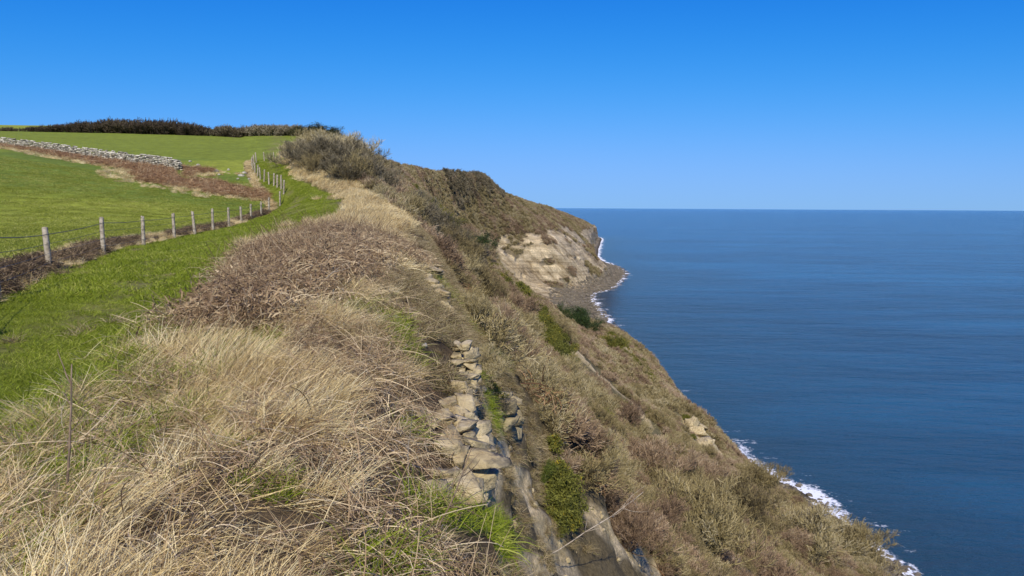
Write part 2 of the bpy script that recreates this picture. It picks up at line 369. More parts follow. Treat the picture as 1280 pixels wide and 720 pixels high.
# ------------------------------------------------------------------ bare patches (real places on the slope)
def patch_mask(px_line, rpx, P=VV):
    pts = []
    for (a, b) in px_line:
        h, d = hit(a, b); pts.append((np.array(h), d*rpx/FPX))
    out = np.zeros(len(P))
    wob = 1 + .45*PN
    for (p, r0), (q, r1) in zip(pts[:-1], pts[1:]):
        ab = q-p; t = np.clip(((P-p)@ab)/(ab@ab+1e-9), 0, 1)
        dd = np.linalg.norm(P - (p + t[:, None]*ab), axis=1)
        rr = (r0 + (r1-r0)*t)*wob
        out = np.maximum(out, 1 - sstep(.75, 1.15, dd/rr))
    return out
PN = fbm(VV[:, 0]/2.2, VV[:, 1]/2.2, VV[:, 2]/2.2, 4, 21.0)*1.6
EX = []
clay = np.zeros(len(VV)); pale = np.zeros(len(VV)); turf = np.zeros(len(VV))
for ln, r in [([(602,508),(628,556),(660,612)], 22), ([(640,590),(690,664),(714,716)], 30), ([(735,640),(775,675),(830,719)], 20), ([(600,600),(640,660),(690,719)], 16)]:
    clay = np.maximum(clay, patch_mask(ln, r)); EX.append((ln, r))
for ln, r in [([(652,585),(668,628)], 13), ([(714,436),(746,464)], 11), ([(752,470),(790,500),(812,528)], 9), ([(500,508),(545,520)], 15),
              ([(866,530),(884,552),(902,576)], 14), ([(760,655),(790,690)], 9), ([(628,500),(632,530)], 16), ([(725,440),(735,452)], 8),
              ([(640,325),(660,350),(680,366)], 9), ([(695,640),(705,700)], 8)]:
    pale = np.maximum(pale, patch_mask(ln, r)); EX.append((ln, r))
for ln, r in [([(505,545),(535,550)], 22), ([(600,655),(640,665)], 16), ([(470,395),(520,460)], 22), ([(200,440),(260,420)], 12)]:
    turf = np.maximum(turf, patch_mask(ln, r))
fs0, fy0 = TS.ravel(), TY.ravel()
chi = np.interp(fy0, [4, 8, 14, 20], [8.5, 8.35, 7.9, 7.3])
gul = sstep(7.02, 7.16, fs0 + .12*PN)*(1 - sstep(chi-.1, chi+.12, fs0 + .14*PN))*(1 - sstep(16, 21, fy0))
clay = np.maximum(clay, gul)
excl = np.clip(clay + pale, 0, 1)
def plan_clear(P, a, b, r):
    """distance in plan from points P to the segment a-b, in radii"""
    ab = b-a; t = np.clip(((P[:, :2]-a)@ab)/(ab@ab+1e-9), 0, 1)
    return np.linalg.norm(P[:, :2] - (a + t[:, None]*ab), axis=1)/r
def toward_cam(h, dd, hgt):
    h = np.array(h); dpl = -h[:2]/(np.linalg.norm(h[:2])+1e-9); return h[:2], h[:2] + dpl*min(hgt*np.linalg.norm(h[:2])/max(-h[2], 1.), 12.)
excl = np.clip(excl, 0, 1)
for ln, r in EX:
    for (p0, p1) in zip(ln[:-1], ln[1:]):
        for t in np.linspace(0, 1, 6):
            h, dd = hit(p0[0]*(1-t)+p1[0]*t, p0[1]*(1-t)+p1[1]*t); a_, b_ = toward_cam(h, dd, 2.6 if dd > 60 else 1.2)
            excl = np.maximum(excl, 1 - sstep(.9, 1.5, plan_clear(VV, a_, b_, max(r*dd/FPX, .3)*1.15 + (.8 if dd > 60 else 0))*(1+.25*PN)))
fs, fy = TS.ravel(), TY.ravel()
fn = fbm(VV[:, 0]/22, VV[:, 1]/22, VV[:, 2]/14, 4, 31.0)
face = sstep(10.0, 10.4, fs + fn*.9)*(1-sstep(13.3, 13.8, fs))*sstep(560, 590, fy)*(1-sstep(900, 960, fy))
face = np.maximum(face, sstep(10.7, 11.2, fs + fn*.6)*(1-sstep(13.3, 13.8, fs))*sstep(930, 990, fy))
face = np.maximum(face, sstep(10.9, 11.6, fs + fn*.9)*(1-sstep(12.9, 13.4, fs))*sstep(375, 420, fy)*(1-sstep(575, 600, fy)))
face = face*(1 - sstep(.24, .38, fbm(VV[:, 0]/16, VV[:, 1]/30, VV[:, 2]/9, 3, 77.0))*.9)
beach = sstep(12.75, 13.05, fs)
veg = 1 - np.clip(excl + face + beach, 0, 1)

# ground albedo
def lerp(a, b, t): return a*(1-t[:, None]) + b*t[:, None]
C = np.tile(np.array([.14, .11, .058]), (len(VV), 1))
nA = fbm(VV[:, 0]/5, VV[:, 1]/5, VV[:, 2]/5, 4, 41.0)
nG = fbm(VV[:, 0]/25, VV[:, 1]/25, VV[:, 2]/25, 4, 51.0)
C = lerp(C, np.array([.155, .135, .065]), sstep(-.2, .3, nG))
fieldm = 1 - sstep(3.0, 3.2, fs)
pathm = sstep(3.9, 4.1, fs + nA*.1)*(1 - sstep(4.9, 5.15, fs + nA*.25))
verge = (1-fieldm)*(1-sstep(3.95, 4.15, fs + nA*.1))
C = lerp(C, np.array([.26, .30, .038]), fieldm)
C = lerp(C, np.array([.15, .205, .03]), fieldm*sstep(-.1, .2, nG))
C = lerp(C, np.array([.16, .19, .02]), pathm)
C = lerp(C, np.array([.14, .10, .06]), verge)
bk = sstep(5.0, 5.2, fs)*(1-sstep(7.0, 7.2, fs))
C = lerp(C, np.array([.11, .08, .042]), bk)
# upper path and the strip behind the fence corner get green; field beyond the wall
upper = sstep(98, 104, fy)*(1 - sstep(6.2, 6.6, fs))*(fy < 215)
C = lerp(C, np.array([.19, .235, .03]), upper)
C = lerp(C, np.array([.54, .455, .30]), clay)
C = lerp(C, np.array([.64, .52, .30]), pale)
C = lerp(C, np.array([.66, .53, .31]), clay*sstep(0, .3, fbm(VV[:, 0]/1.7, VV[:, 1]/1.7, VV[:, 2]/1.7, 4, 63.))*.8)
C = lerp(C, np.array([.13, .13, .06]), clay*sstep(.05, .35, fbm(VV[:, 0]/.8, VV[:, 1]/1.6, VV[:, 2]/.8, 4, 88.))*.35)
C = lerp(C, np.array([.09, .10, .025]), turf)
C = lerp(C, np.array([.53, .455, .315]), face)
C = lerp(C, np.array([.40, .33, .215]), face*sstep(.0, .4, nG))
C = lerp(C, np.array([.27, .23, .165]), beach)
C = lerp(C, np.array([.07, .06, .045]), sstep(13.45, 13.9, fs))
wear = np.exp(-((fs - 4.55 - .06*nA)/.10)**2)*pathm*sstep(-.5, .3, fbm(VV[:, 0]/2, VV[:, 1]/5, VV[:, 2]*0, 3, 5.))
C = lerp(C, np.array([.21, .19, .07]), wear*.7)
C = C*(1 + .22*nA[:, None]*(1 - fieldm[:, None]*.5))
farblend = sstep(300, 1500, fy)
strat = np.clip(face, 0, 1)
rough_ = np.clip(clay + pale + face + beach, 0, 1)

def ground_mat():
    m = bpy.data.materials.new('ground'); nt = nodes(m)
    at = N(nt, 'ShaderNodeAttribute', attribute_name='alb'); sa = N(nt, 'ShaderNodeAttribute', attribute_name='strata')
    ra = N(nt, 'ShaderNodeAttribute', attribute_name='bare')
    pos = N(nt, 'ShaderNodeNewGeometry').outputs['Position']
    n1 = noise(nt, pos, .9, 8, .7); n2 = noise(nt, pos, 9, 6, .7); n3 = noise(nt, pos, .12, 6, .65)
    k = ramp(nt, n1, [(.3, (.62,.62,.62)), (.7, (1.35,1.32,1.28))])
    c = mixc(nt, at.outputs['Color'], k, 1.0, 'MULTIPLY')
    k2 = ramp(nt, n2, [(.3, (.6,.6,.58)), (.7, (1.35,1.35,1.35))])
    c = mixc(nt, c, k2, 1.0, 'MULTIPLY')
    n6 = noise(nt, pos, 3.2, 9, .82)
    c = mixc(nt, c, mixc(nt, c, ramp(nt, n6, [(.38, (.66,.62,.54)), (.50, (1.05,1.03,.98)), (.60, (1.35,1.3,1.18))]), 1.0, 'MULTIPLY'), ra.outputs['Fac'])
    # beds of the far cliff: bands in height, warped
    sp = N(nt, 'ShaderNodeSeparateXYZ'); nt.links.new(pos, sp.inputs[0])
    cb = N(nt, 'ShaderNodeCombineXYZ')
    nt.links.new(math_(nt, 'MULTIPLY', sp.outputs[0], .012), cb.inputs[0]); nt.links.new(math_(nt, 'MULTIPLY', sp.outputs[1], .012), cb.inputs[1])
    nt.links.new(math_(nt, 'ADD', math_(nt, 'MULTIPLY', sp.outputs[2], .55), math_(nt, 'MULTIPLY', sp.outputs[0], .05)), cb.inputs[2])
    ns = noise(nt, cb.outputs[0], 1.0, 5, .7)
    kb = ramp(nt, ns, [(.36, (.66,.63,.57)), (.5, (.97,.97,.97)), (.60, (1.2,1.18,1.14))])
    c = mixc(nt, c, mixc(nt, c, kb, 1.0, 'MULTIPLY'), sa.outputs['Fac'])
    mp = N(nt, 'ShaderNodeMapping'); mp.inputs['Scale'].default_value = (.03, .22, .05); nt.links.new(pos, mp.inputs['Vector'])
    st = noise(nt, mp.outputs[0], 1.0, 6, .75)
    c = mixc(nt, c, mixc(nt, c, ramp(nt, st, [(.38, (.50,.46,.38)), (.52, (1,1,1)), (.65, (1.12,1.1,1.05))]), 1.0, 'MULTIPLY'), sa.outputs['Fac'])
    hgt0 = math_(nt, 'MULTIPLY', math_(nt, 'MULTIPLY', st, sa.outputs['Fac']), 4.0)
    k3 = ramp(nt, n3, [(.35, (.72,.70,.66)), (.65, (1.2,1.2,1.2))])
    c = mixc(nt, c, mixc(nt, c, k3, 1.0, 'MULTIPLY'), ra.outputs['Fac'])
    n4 = noise(nt, pos, 38, 5, .7)
    hgt = math_(nt, 'ADD', math_(nt, 'MULTIPLY', n1, .28), math_(nt, 'MULTIPLY', n2, .10))
    hgt = math_(nt, 'ADD', hgt, math_(nt, 'MULTIPLY', n4, .055))
    c = mixc(nt, c, ramp(nt, n4, [(.3, (.72,.72,.70)), (.7, (1.25,1.25,1.25))]), 1.0, 'MULTIPLY')
    hgt = math_(nt, 'ADD', hgt, math_(nt, 'MULTIPLY', math_(nt, 'MULTIPLY', ns, sa.outputs['Fac']), 2.5))
    hgt = math_(nt, 'ADD', hgt, math_(nt, 'MULTIPLY', math_(nt, 'MULTIPLY', n3, sa.outputs['Fac']), 3.0))
    hgt = math_(nt, 'ADD', math_(nt, 'ADD', hgt, hgt0), math_(nt, 'MULTIPLY', math_(nt, 'MULTIPLY', n6, ra.outputs['Fac']), .16))
    b = N(nt, 'ShaderNodeBump'); b.inputs['Strength'].default_value = .8; b.inputs['Distance'].default_value = .6
    nt.links.new(hgt, b.inputs['Height'])
    d = N(nt, 'ShaderNodeBsdfPrincipled'); d.inputs['Roughness'].default_value = .95; d.inputs['Specular IOR Level'].default_value = .1
    nt.links.new(c, d.inputs['Base Color']); nt.links.new(b.outputs[0], d.inputs['Normal'])
    o = N(nt, 'ShaderNodeOutputMaterial'); nt.links.new(d.outputs[0], o.inputs[0]); return m
M['ground'] = ground_mat()

def ground_piece(name, s0, s1):
    c0 = int(np.argmin(abs(scol-s0))); c1 = int(np.argmin(abs(scol-s1)))
    ids = idx[:, c0:c1+1].ravel(); nc = c1-c0+1
    li = np.arange(NR*nc).reshape(NR, nc)
    F = np.stack([li[:-1, :-1], li[:-1, 1:], li[1:, 1:], li[1:, :-1]], -1).reshape(-1, 4)
    me = mesh_np(name, VV[ids], F, M['ground'], True, {'alb': C[ids], 'strata': strat[ids], 'bare': rough_[ids]})
    return tag(link(name, me), kind='structure')
ground_piece('field', 0, 4)
ground_piece('path', 4, 5)
ground_piece('cliff_top', 5, 7)
ground_piece('hillside', 7, 13)
ground_piece('beach', 13, 15)

# ------------------------------------------------------------------ scatter
BUSHES = [
    (596, 314, 34, 'dark evergreen bush on the ridge below the thicket', 'ivy', 1.0),
    (686, 598, 36, 'bright green bush beside the bare clay gully', 'green', .9),
    (702, 625, 22, 'smaller green bush just below the bright one at the gully', 'green', 1.),
    (712, 400, 30, 'left half of the dark evergreen clump above the shore', 'ivy', 1.1),
    (730, 408, 28, 'right half of the dark evergreen clump above the shore', 'ivy', 1.1),
    (672, 400, 20, 'olive gorse bush halfway down the ridge', 'gorse', 1.2),
    (690, 430, 22, 'largest gorse bush on the ridge, yellow green', 'gorse', 1.1),
    (648, 362, 14, 'gorse bush on the ridge against the far cliff', 'gorse', 1.2),
    (768, 432, 22, 'green gorse bush by the sea above the shingle', 'gorse', 1.3),
    (530, 262, 22, 'olive gorse bush at the top of the ridge', 'gorse', 1.3),
    (560, 282, 22, 'gorse bush on the ridge beside the dark evergreen', 'gorse', 1.2),
    (880, 690, 95, 'tall bush with pale bare stems above the dark gap', 'bare', 1.0),
    (930, 655, 62, 'rounded olive twigged bush near the low slope', 'bare', 1.1),
    (1000, 690, 62, 'wide bare bush near the bottom right of the slope', 'bare', 1.2),
    (1075, 700, 48, 'outermost bare bush hanging over the shore', 'bare', 1.2),
    (820, 610, 62, 'reddish bush in the middle of the slope', 'red', 1.1),
    (745, 590, 60, 'dark tangled bush right of the bright green one', 'bare', 1.0),
    (790, 680, 60, 'bush behind the fallen branch', 'red', 1.1),
    (640, 440, 42, 'bush above the yellow rock block', 'bare', 1.2),
    (600, 470, 46, 'thorny bush just right of the tall stone stack', 'bare', 1.1),
    (590, 400, 40, 'olive bush on the slope right of the dark cleft', 'bare', 1.2),
    (950, 610, 34, 'bare bush overlooking the surf line', 'bare', 1.3)]
CLEAR = []
for (px, py, hp, lb, kd, w_) in BUSHES:
    if kd in ('bare', 'red'): continue
    h, dd = hit(px, py); a_, b_ = toward_cam(h, dd, 1.6); CLEAR.append((a_, b_, max(hp*dd/FPX*.55, .8)))
GLINES = [([(518,240),(534,258),(550,278),(562,292)], 12, 190), ([(626,336),(655,372),(676,402),(692,430),(702,452)], 12, 230), ([(760,418),(790,445),(815,475)], 7, 60),
          ([(690,606),(706,640),(718,672)], 7, 14)]
for ln, r_, _n in GLINES:
    for p0, p1 in zip(ln[:-1], ln[1:]):
        for t in (0, .33, .66):
            h, dd = hit(p0[0]*(1-t)+p1[0]*t, p0[1]*(1-t)+p1[1]*t)
            if dd < 450:
                a_, b_ = toward_cam(h, dd, 1.0); CLEAR.append((a_, b_, max(r_*.6*dd/FPX, .5)))
def keep_clear(P, extra=0):
    k = np.ones(len(P), bool)
    for a_, b_, r_ in CLEAR: k &= plan_clear(P, a_, b_, r_ + extra) > 1
    return k
ROCKS = [(575,605,1.0),(588,580,1.0),(598,570,.9),(580,550,.8),(548,615,.6),(556,520,.7),(574,520,.8),(585,535,.5),(580,470,.8),(583,458,.8),(540,345,1.0),(548,365,1.0),(555,385,.8),(634,515,1.6),(491,400,.5),(511,408,.3),(530,434,.5)]
RCL = []
for px, py, rr_ in ROCKS:
    h, dd = hit(px, py); h = np.array(h); dpl = -h[:2]/(np.linalg.norm(h[:2])+1e-9); RCL.append((h[:2], h[:2]+dpl*.5, rr_*.42))
def clear_rocks(P):
    k = np.ones(len(P), bool)
    for a_, b_, r_ in RCL: k &= plan_clear(P, a_, b_, r_) > 1
    return k
qa = VV[FF]                                            # (n,4,3)
qn = np.cross(qa[:, 2]-qa[:, 0], qa[:, 3]-qa[:, 1]); qarea = np.linalg.norm(qn, axis=1)/2
qn = qn/(2*qarea[:, None]+1e-9); qn[qn[:, 2] < 0] *= -1
def fmean(a): return a.ravel()[FF].mean(1)
Q = dict(s=fmean(TS), y=fmean(TY), x=qa[:, :, 0].mean(1), z=qa[:, :, 2].mean(1), clay=fmean(clay), pale=fmean(pale), turf=fmean(turf), face=fmean(face), veg=fmean(veg))
Q['d'] = np.sqrt(Q['x']**2 + Q['y']**2 + Q['z']**2)
qpx, qpy = project(Q['x'], Q['y'], Q['z'])
infr = (qpx > -120) & (qpx < 1400) & (qpy < 900) & (Q['y'] > .8)
qn1 = fbm(Q['x']/4, Q['y']/4, Q['z']/4, 3, 61.); qn2 = fbm(Q['x']/14, Q['y']/14, Q['z']/14, 3, 71.)
def scatter(density, clear=None):
    lam = np.where(infr, qarea*density, 0); lam = np.clip(lam, 0, 500)
    k = rng.poisson(lam); f = np.repeat(np.arange(len(k)), k)
    a, b = rng.random(len(f))[:, None], rng.random(len(f))[:, None]
    q = qa[f]
    P = q[:, 0]*(1-a)*(1-b) + q[:, 1]*a*(1-b) + q[:, 2]*a*b + q[:, 3]*(1-a)*b
    if clear is not None:
        kk = clear(P); P, f = P[kk], f[kk]
    return P, qn[f], f
def euler_align(nrm, yaw, follow):
    """Euler XYZ whose z axis leans to the ground normal by 'follow', with a yaw about it"""
    zax = unit(nrm*follow + np.array([0, 0, 1.])*(1-follow))
    xr = np.stack([np.cos(yaw), np.sin(yaw), np.zeros_like(yaw)], 1)
    yax = unit(np.cross(zax, xr)); xax = np.cross(yax, zax)
    ry = np.arcsin(np.clip(-xax[:, 2], -1, 1)); rx = np.arctan2(yax[:, 2], zax[:, 2]); rz = np.arctan2(xax[:, 1], xax[:, 0])
    return np.stack([rx, ry, rz], 1)
def make_group(protos, name):
    c = bpy.data.collections.new(name)
    for i, me in enumerate(protos):
        o = bpy.data.objects.new('%s_%02d' % (name, i), me); c.objects.link(o)
    gt = bpy.data.node_groups.new(name, 'GeometryNodeTree')
    gt.interface.new_socket('Geometry', in_out='INPUT', socket_type='NodeSocketGeometry')
    gt.interface.new_socket('Geometry', in_out='OUTPUT', socket_type='NodeSocketGeometry')
    gi = gt.nodes.new('NodeGroupInput'); go = gt.nodes.new('NodeGroupOutput')
    ci = gt.nodes.new('GeometryNodeCollectionInfo'); ci.inputs['Collection'].default_value = c
    ci.inputs['Separate Children'].default_value = True; ci.inputs['Reset Children'].default_value = True
    m2p = gt.nodes.new('GeometryNodeMeshToPoints')
    ip = gt.nodes.new('GeometryNodeInstanceOnPoints'); ip.inputs['Pick Instance'].default_value = True
    def na(n, t):
        a = gt.nodes.new('GeometryNodeInputNamedAttribute'); a.data_type = t; a.inputs['Name'].default_value = n
        return a.outputs['Attribute']
    e2r = gt.nodes.new('FunctionNodeEulerToRotation')
    L = gt.links.new
    L(gi.outputs[0], m2p.inputs['Mesh']); L(m2p.outputs[0], ip.inputs['Points']); L(ci.outputs[0], ip.inputs['Instance'])
    L(na('rot', 'FLOAT_VECTOR'), e2r.inputs[0]); L(e2r.outputs[0], ip.inputs['Rotation'])
    L(na('scl', 'FLOAT_VECTOR'), ip.inputs['Scale']); L(na('pick', 'INT'), ip.inputs['Instance Index'])
    L(ip.outputs[0], go.inputs[0])
    return gt
TOTAL = {}
def stuff(name, label, cat, protos, P, rot, scl, pick=None):
    n = len(P); TOTAL[name] = n
    me = bpy.data.meshes.new(name)
    me.vertices.add(n); me.vertices.foreach_set('co', P.astype(np.float32).ravel())
    a = me.attributes.new('rot', 'FLOAT_VECTOR', 'POINT'); a.data.foreach_set('vector', rot.astype(np.float32).ravel())
    if scl.ndim == 1: scl = np.repeat(scl[:, None], 3, 1)
    a = me.attributes.new('scl', 'FLOAT_VECTOR', 'POINT'); a.data.foreach_set('vector', scl.astype(np.float32).ravel())
    if pick is None: pick = rng.integers(0, len(protos), n)
    a = me.attributes.new('pick', 'INT', 'POINT'); a.data.foreach_set('value', pick.astype(np.int32))
    o = link(name, me); tag(o, label, cat, kind='stuff')
    md = o.modifiers.new('scatter', 'NODES'); md.node_group = make_group(protos, name)
    return o

# ------------------------------------------------------------------ plant prototypes
def blades(n, spread, L, lean, curl, w, k=5, rnd=.35, flat=0., sink=.03):
    """n blades leaning toward +x; returns P,W,side"""
    r = spread*np.sqrt(rng.random(n)); a = rng.random(n)*2*np.pi
    base = np.stack([r*np.cos(a), r*np.sin(a), np.full(n, -sink)], 1)
    ln = L*(0.55 + .6*rng.random(n))
    az = rng.normal(0, rnd, n); tilt = np.clip(lean + rng.normal(0, .28, n), -.2, 1.45)
    cu = curl*(.5 + rng.random(n))
    P = np.zeros((n, k, 3)); P[:, 0] = base
    for i in range(1, k):
        th = tilt + cu*(i/(k-1))
        az = az + rng.normal(0, .09, n)
        d = np.stack([np.sin(th)*np.cos(az), np.sin(th)*np.sin(az), np.cos(th)], 1)
        P[:, i] = P[:, i-1] + d*(ln/(k-1))[:, None]
    P[..., 2] = np.maximum(P[..., 2], -sink + .02)
    d = unit(P[:, -1]-P[:, 0]); side = unit(np.cross(d, unit(rng.normal(size=(n, 3)))))
    t = np.linspace(0, 1, k)
    W = w*(.6 + .8*rng.random(n))[:, None]*(1 - .75*t[None]**1.5)
    return P, W, side
def tuft(mat, name, n, spread, L, lean, curl, w, rnd=.35, k=5, vlo=.15, vhi=1.):
    g = Geo(); P, W, s = blades(n, spread, L, lean, curl, w, k, rnd)
    ribbons(g, P, W, s, vlo + (vhi-vlo)*rng.random(n)**.9)
    return g.mesh(name, M[mat])
dry = [tuft('straw', 'dry_grass_tuft', 110, .22, .50, .6, .6, .0028, .75, vlo=.28) for _ in range(4)]
dry += [tuft('straw', 'dry_grass_mat', 130, .32, .46, 1.2, .25, .0028, 1.3, vlo=.15, vhi=.95) for _ in range(3)]
dry_far = [tuft('straw', 'dry_grass_clump', 120, .40, .55, .5, .7, .007, .6, k=4) for _ in range(4)]
grn = [tuft('green', 'grass_tuft', 150, .16, .085, .5, .7, .0022, 3.0, k=3, vlo=0, vhi=.95) for _ in range(3)]
grn_long = [tuft('green', 'long_grass_tuft', 90, .16, .26, .45, .8, .0028, 1.2, k=4, vlo=.1, vhi=.95) for _ in range(3)]
grn_far = [tuft('green', 'grass_patch', 160, .40, .12, .5, .7, .006, 3.0, k=3, vlo=0, vhi=.95) for _ in range(3)]
fld = [tuft('field', 'field_patch', 170, .55, .11, .5, .6, .008, 3.0, k=3, vlo=0, vhi=1) for _ in range(3)]

tussock = [tuft('olive', 'tussock', 130, .17, .27, .55, .9, .0034, 1.6, k=4, vlo=0, vhi=1) for _ in range(4)]
def tangle(mat, n, spread, hgt, L, w, k=6, curl=1.0, name='tangle', vlo=0, vhi=1):
    g = Geo()
    a = rng.random(n)*2*np.pi; r = spread*np.sqrt(rng.random(n))
    z = hgt*rng.random(n)**.8*(1 - .5*(r/spread)**2)
    P = np.zeros((n, k, 3)); P[:, 0] = np.stack([r*np.cos(a), r*np.sin(a), z], 1)
    az = rng.random(n)*2*np.pi; el = rng.normal(.25, .45, n); ln = L*(.4 + .9*rng.random(n))
    daz = rng.normal(0, .35*curl, n); de = -rng.random(n)*.45*curl
    for i in range(1, k):
        az = az + daz; el = el + de
        d = np.stack([np.cos(el)*np.cos(az), np.cos(el)*np.sin(az), np.sin(el)], 1)
        P[:, i] = P[:, i-1] + d*(ln/(k-1))[:, None]
    P[..., 2] = np.maximum(P[..., 2], -.02)
    d = unit(P[:, -1]-P[:, 0]); side = unit(np.cross(d, unit(rng.normal(size=(n, 3)))))
    W = w*(.6 + .8*rng.random(n))[:, None]*np.linspace(1, .5, k)[None]
    ribbons(g, P, W, side, vlo + (vhi-vlo)*rng.random(n))
    return g
brk = []
for _ in range(4):
    g = tangle('bracken', 150, .45, .42, .55, .0032, curl=1.1)
    # crumpled dead frond bits
    n = 260; c0 = rng.normal(0, .22, (n, 3)); c0[:, 2] = rng.random(n)*.38
    dd = unit(rng.normal(size=(n, 3))); P = np.stack([c0, c0+dd*.05, c0+dd*.09 - np.array([0, 0, .02])], 1)
    ribbons(g, P, np.array([.004, .010, .002]), unit(np.cross(dd, rng.normal(size=(n, 3)))), rng.random(n)*.8)
    brk.append(g.mesh('dead_bracken_clump', M['bracken']))
brk_dark = []
for _ in range(3):
    g = tangle('bracken', 200, .5, .55, .5, .010, curl=1.0); brk_dark.append(g.mesh('shaded_bracken_clump', M['dark_bracken']))
litter = []
for _ in range(3):
    g = tangle('bracken', 110, .35, .16, .45, .003, curl=.7); litter.append(g.mesh('litter', M['bracken']))
rst = []
for _ in range(3):
    g = tangle('rust', 150, .7, .5, .6, .010, curl=.9)
    rst.append(g.mesh('rusty_bracken_clump', M['rust']))
brk_far = []
for _ in range(3):
    g = tangle('bracken', 170, .6, .45, .6, .008, curl=1.0)
    brk_far.append(g.mesh('bramble_clump', M['bracken']))

def grow(levels, base_r, h, w0, up=.35, droop=0., seed_dirs=None, wide=.8):
    """returns per level (P, W, val). levels = list of (children, len_factor, k)"""
    out = []
    n0, l0, k0 = levels[0]
    a = rng.random(n0)*2*np.pi; r = base_r*np.sqrt(rng.random(n0))
    P0 = np.stack([r*np.cos(a), r*np.sin(a), np.full(n0, -.25)], 1)
    tilt = np.abs(rng.normal(0, wide*.6, n0)) + .1
    d = np.stack([np.sin(tilt)*np.cos(a), np.sin(tilt)*np.sin(a), np.cos(tilt)], 1)
    ln = h*l0*(.7 + .5*rng.random(n0))
    def run(P0, d, ln, k, w, wob):
        n = len(P0); P = np.zeros((n, k, 3)); P[:, 0] = P0
        for i in range(1, k):
            d = unit(d + rng.normal(0, wob, (n, 3)) + np.array([0, 0, up*.25]))
            P[:, i] = P[:, i-1] + d*(ln/(k-1))[:, None]
        W = w[:, None]*np.linspace(1, .45, k)[None]
        return P, W
    w = w0*(.7 + .6*rng.random(n0))
    P, W = run(P0, d, ln, k0, w, .18); out.append((P, W, rng.random(n0)))
    for (c, lf, k) in levels[1:]:
        n = len(P)*c; par = np.repeat(np.arange(len(P)), c); kk = P.shape[1]
        t = (.25 + .75*rng.random(n)**.8)*(kk-1); i = np.minimum(t.astype(int), kk-2); f = (t-i)[:, None]
        S = P[par, i]*(1-f) + P[par, i+1]*f
        pd = unit(P[par, i+1]-P[par, i])
        d = unit(pd*.9 + unit(rng.normal(size=(n, 3)))*.75 + np.array([0, 0, up]))
        ln = h*lf*(.5 + .8*rng.random(n))*(1.15 - .5*t/(kk-1))
        w = np.maximum(W[par, i]*.55, w0*.12)
        P, W = run(S, d, ln, k, w, .22)
        out.append((P, W, np.clip(rng.random(n)*.6 + .4*rng.random(len(out[-1][0]))[par], 0, 1)))
    return out
def shrub_geo(h=2.6, n0=14, w0=.03, lv=((7, .42, 4), (6, .26, 3), (5, .15, 3)), wide=1., up=.35, tip=.008):
    gs, gt = Geo(), Geo()
    G = grow([(n0, .75, 6)] + list(lv), .35*h/2.6, h, w0, up=up, wide=wide)
    for j, (P, W, v) in enumerate(G):
        if j < 2: tubes(gs, P, W, v*.8)
        else:
            d = unit(P[:, -1]-P[:, 0]); side = unit(np.cross(d, rng.normal(size=(len(P), 3))))
            ribbons(gt, P, np.maximum(W, tip), side, v*.9 + .1)
    return gs, gt, G
def joined(geos, name, mat):
    g = Geo()
    for q in geos:
        V, F, A = q.data(); g.add(V, F, A)
    return g.mesh(name, M[mat])
def leaves(g, P, n, size, spread, val=None, elong=1.6):
    """n small leaf faces around the twig points P"""
    pts = P.reshape(-1, 3); c = pts[rng.integers(0, len(pts), n)] + rng.normal(0, spread, (n, 3))
    d = unit(rng.normal(size=(n, 3)) + np.array([0, 0, .5])); sz = size*(.6 + .8*rng.random(n))
    Q_ = np.stack([c, c + d*(sz*elong)[:, None]], 1)
    ribbons(g, Q_, np.stack([sz*.5, sz*.25], 1), unit(np.cross(d, rng.normal(size=(n, 3)))), rng.random(n) if val is None else val)

shrubs = []
for _ in range(4):
    gs, gt, G = shrub_geo(2.6, 16, .028, tip=.0085); shrubs.append((gs, gt))
twiggy = [joined(p, 'bare_shrub', 'twig') for p in shrubs[:3]]
twiggy_red = [joined(p, 'russet_shrub', 'twig_red') for p in (shrubs[3], shrubs[0])]
lowshrubs = []
for i in range(4):
    gs, gt, G = shrub_geo(1.7, 22, .018, ((8, .45, 3), (7, .28, 3)), wide=1.4, up=.25, tip=.013)
    lowshrubs.append(joined((gs, gt), 'low_scrub', 'twig_red' if i % 2 else 'twig'))
farshrubs = []
for i in range(5):
    gs, gt, G = shrub_geo(3.0, 14, .05, ((7, .42, 3), (7, .30, 2)), wide=1.2, up=.2, tip=.035)
    farshrubs.append(joined((gs, gt), 'far_scrub', 'twig_red' if i in (1, 3) else 'twig'))
farhedge = []
for i in range(2):
    gs, gt, G = shrub_geo(3.0, 14, .05, ((7, .42, 3), (7, .30, 2)), wide=1.0, up=.2, tip=.04)
    farhedge.append(joined((gs, gt), 'dark_scrub', 'twig_dark'))
def gorse_geo(h=1.3, leafn=13000, leaf=.019):
    gs = Geo(); gl = Geo()
    G = grow([(16, .7, 5), (7, .45, 4), (6, .25, 3)], .3, h, .02, up=.3, wide=1.3)
    for j, (P, W, v) in enumerate(G[:2]): tubes(gs, P, W, v)
    leaves(gl, G[2][0], leafn, leaf, .05, elong=2.2)
    return gs, gl
gorse = [gorse_geo() for _ in range(3)]
gorse_far = []
for _ in range(3):
    gs, gl = gorse_geo(1.5, 3500, .05); gorse_far.append(gl.mesh('gorse_far', M['gorse']))

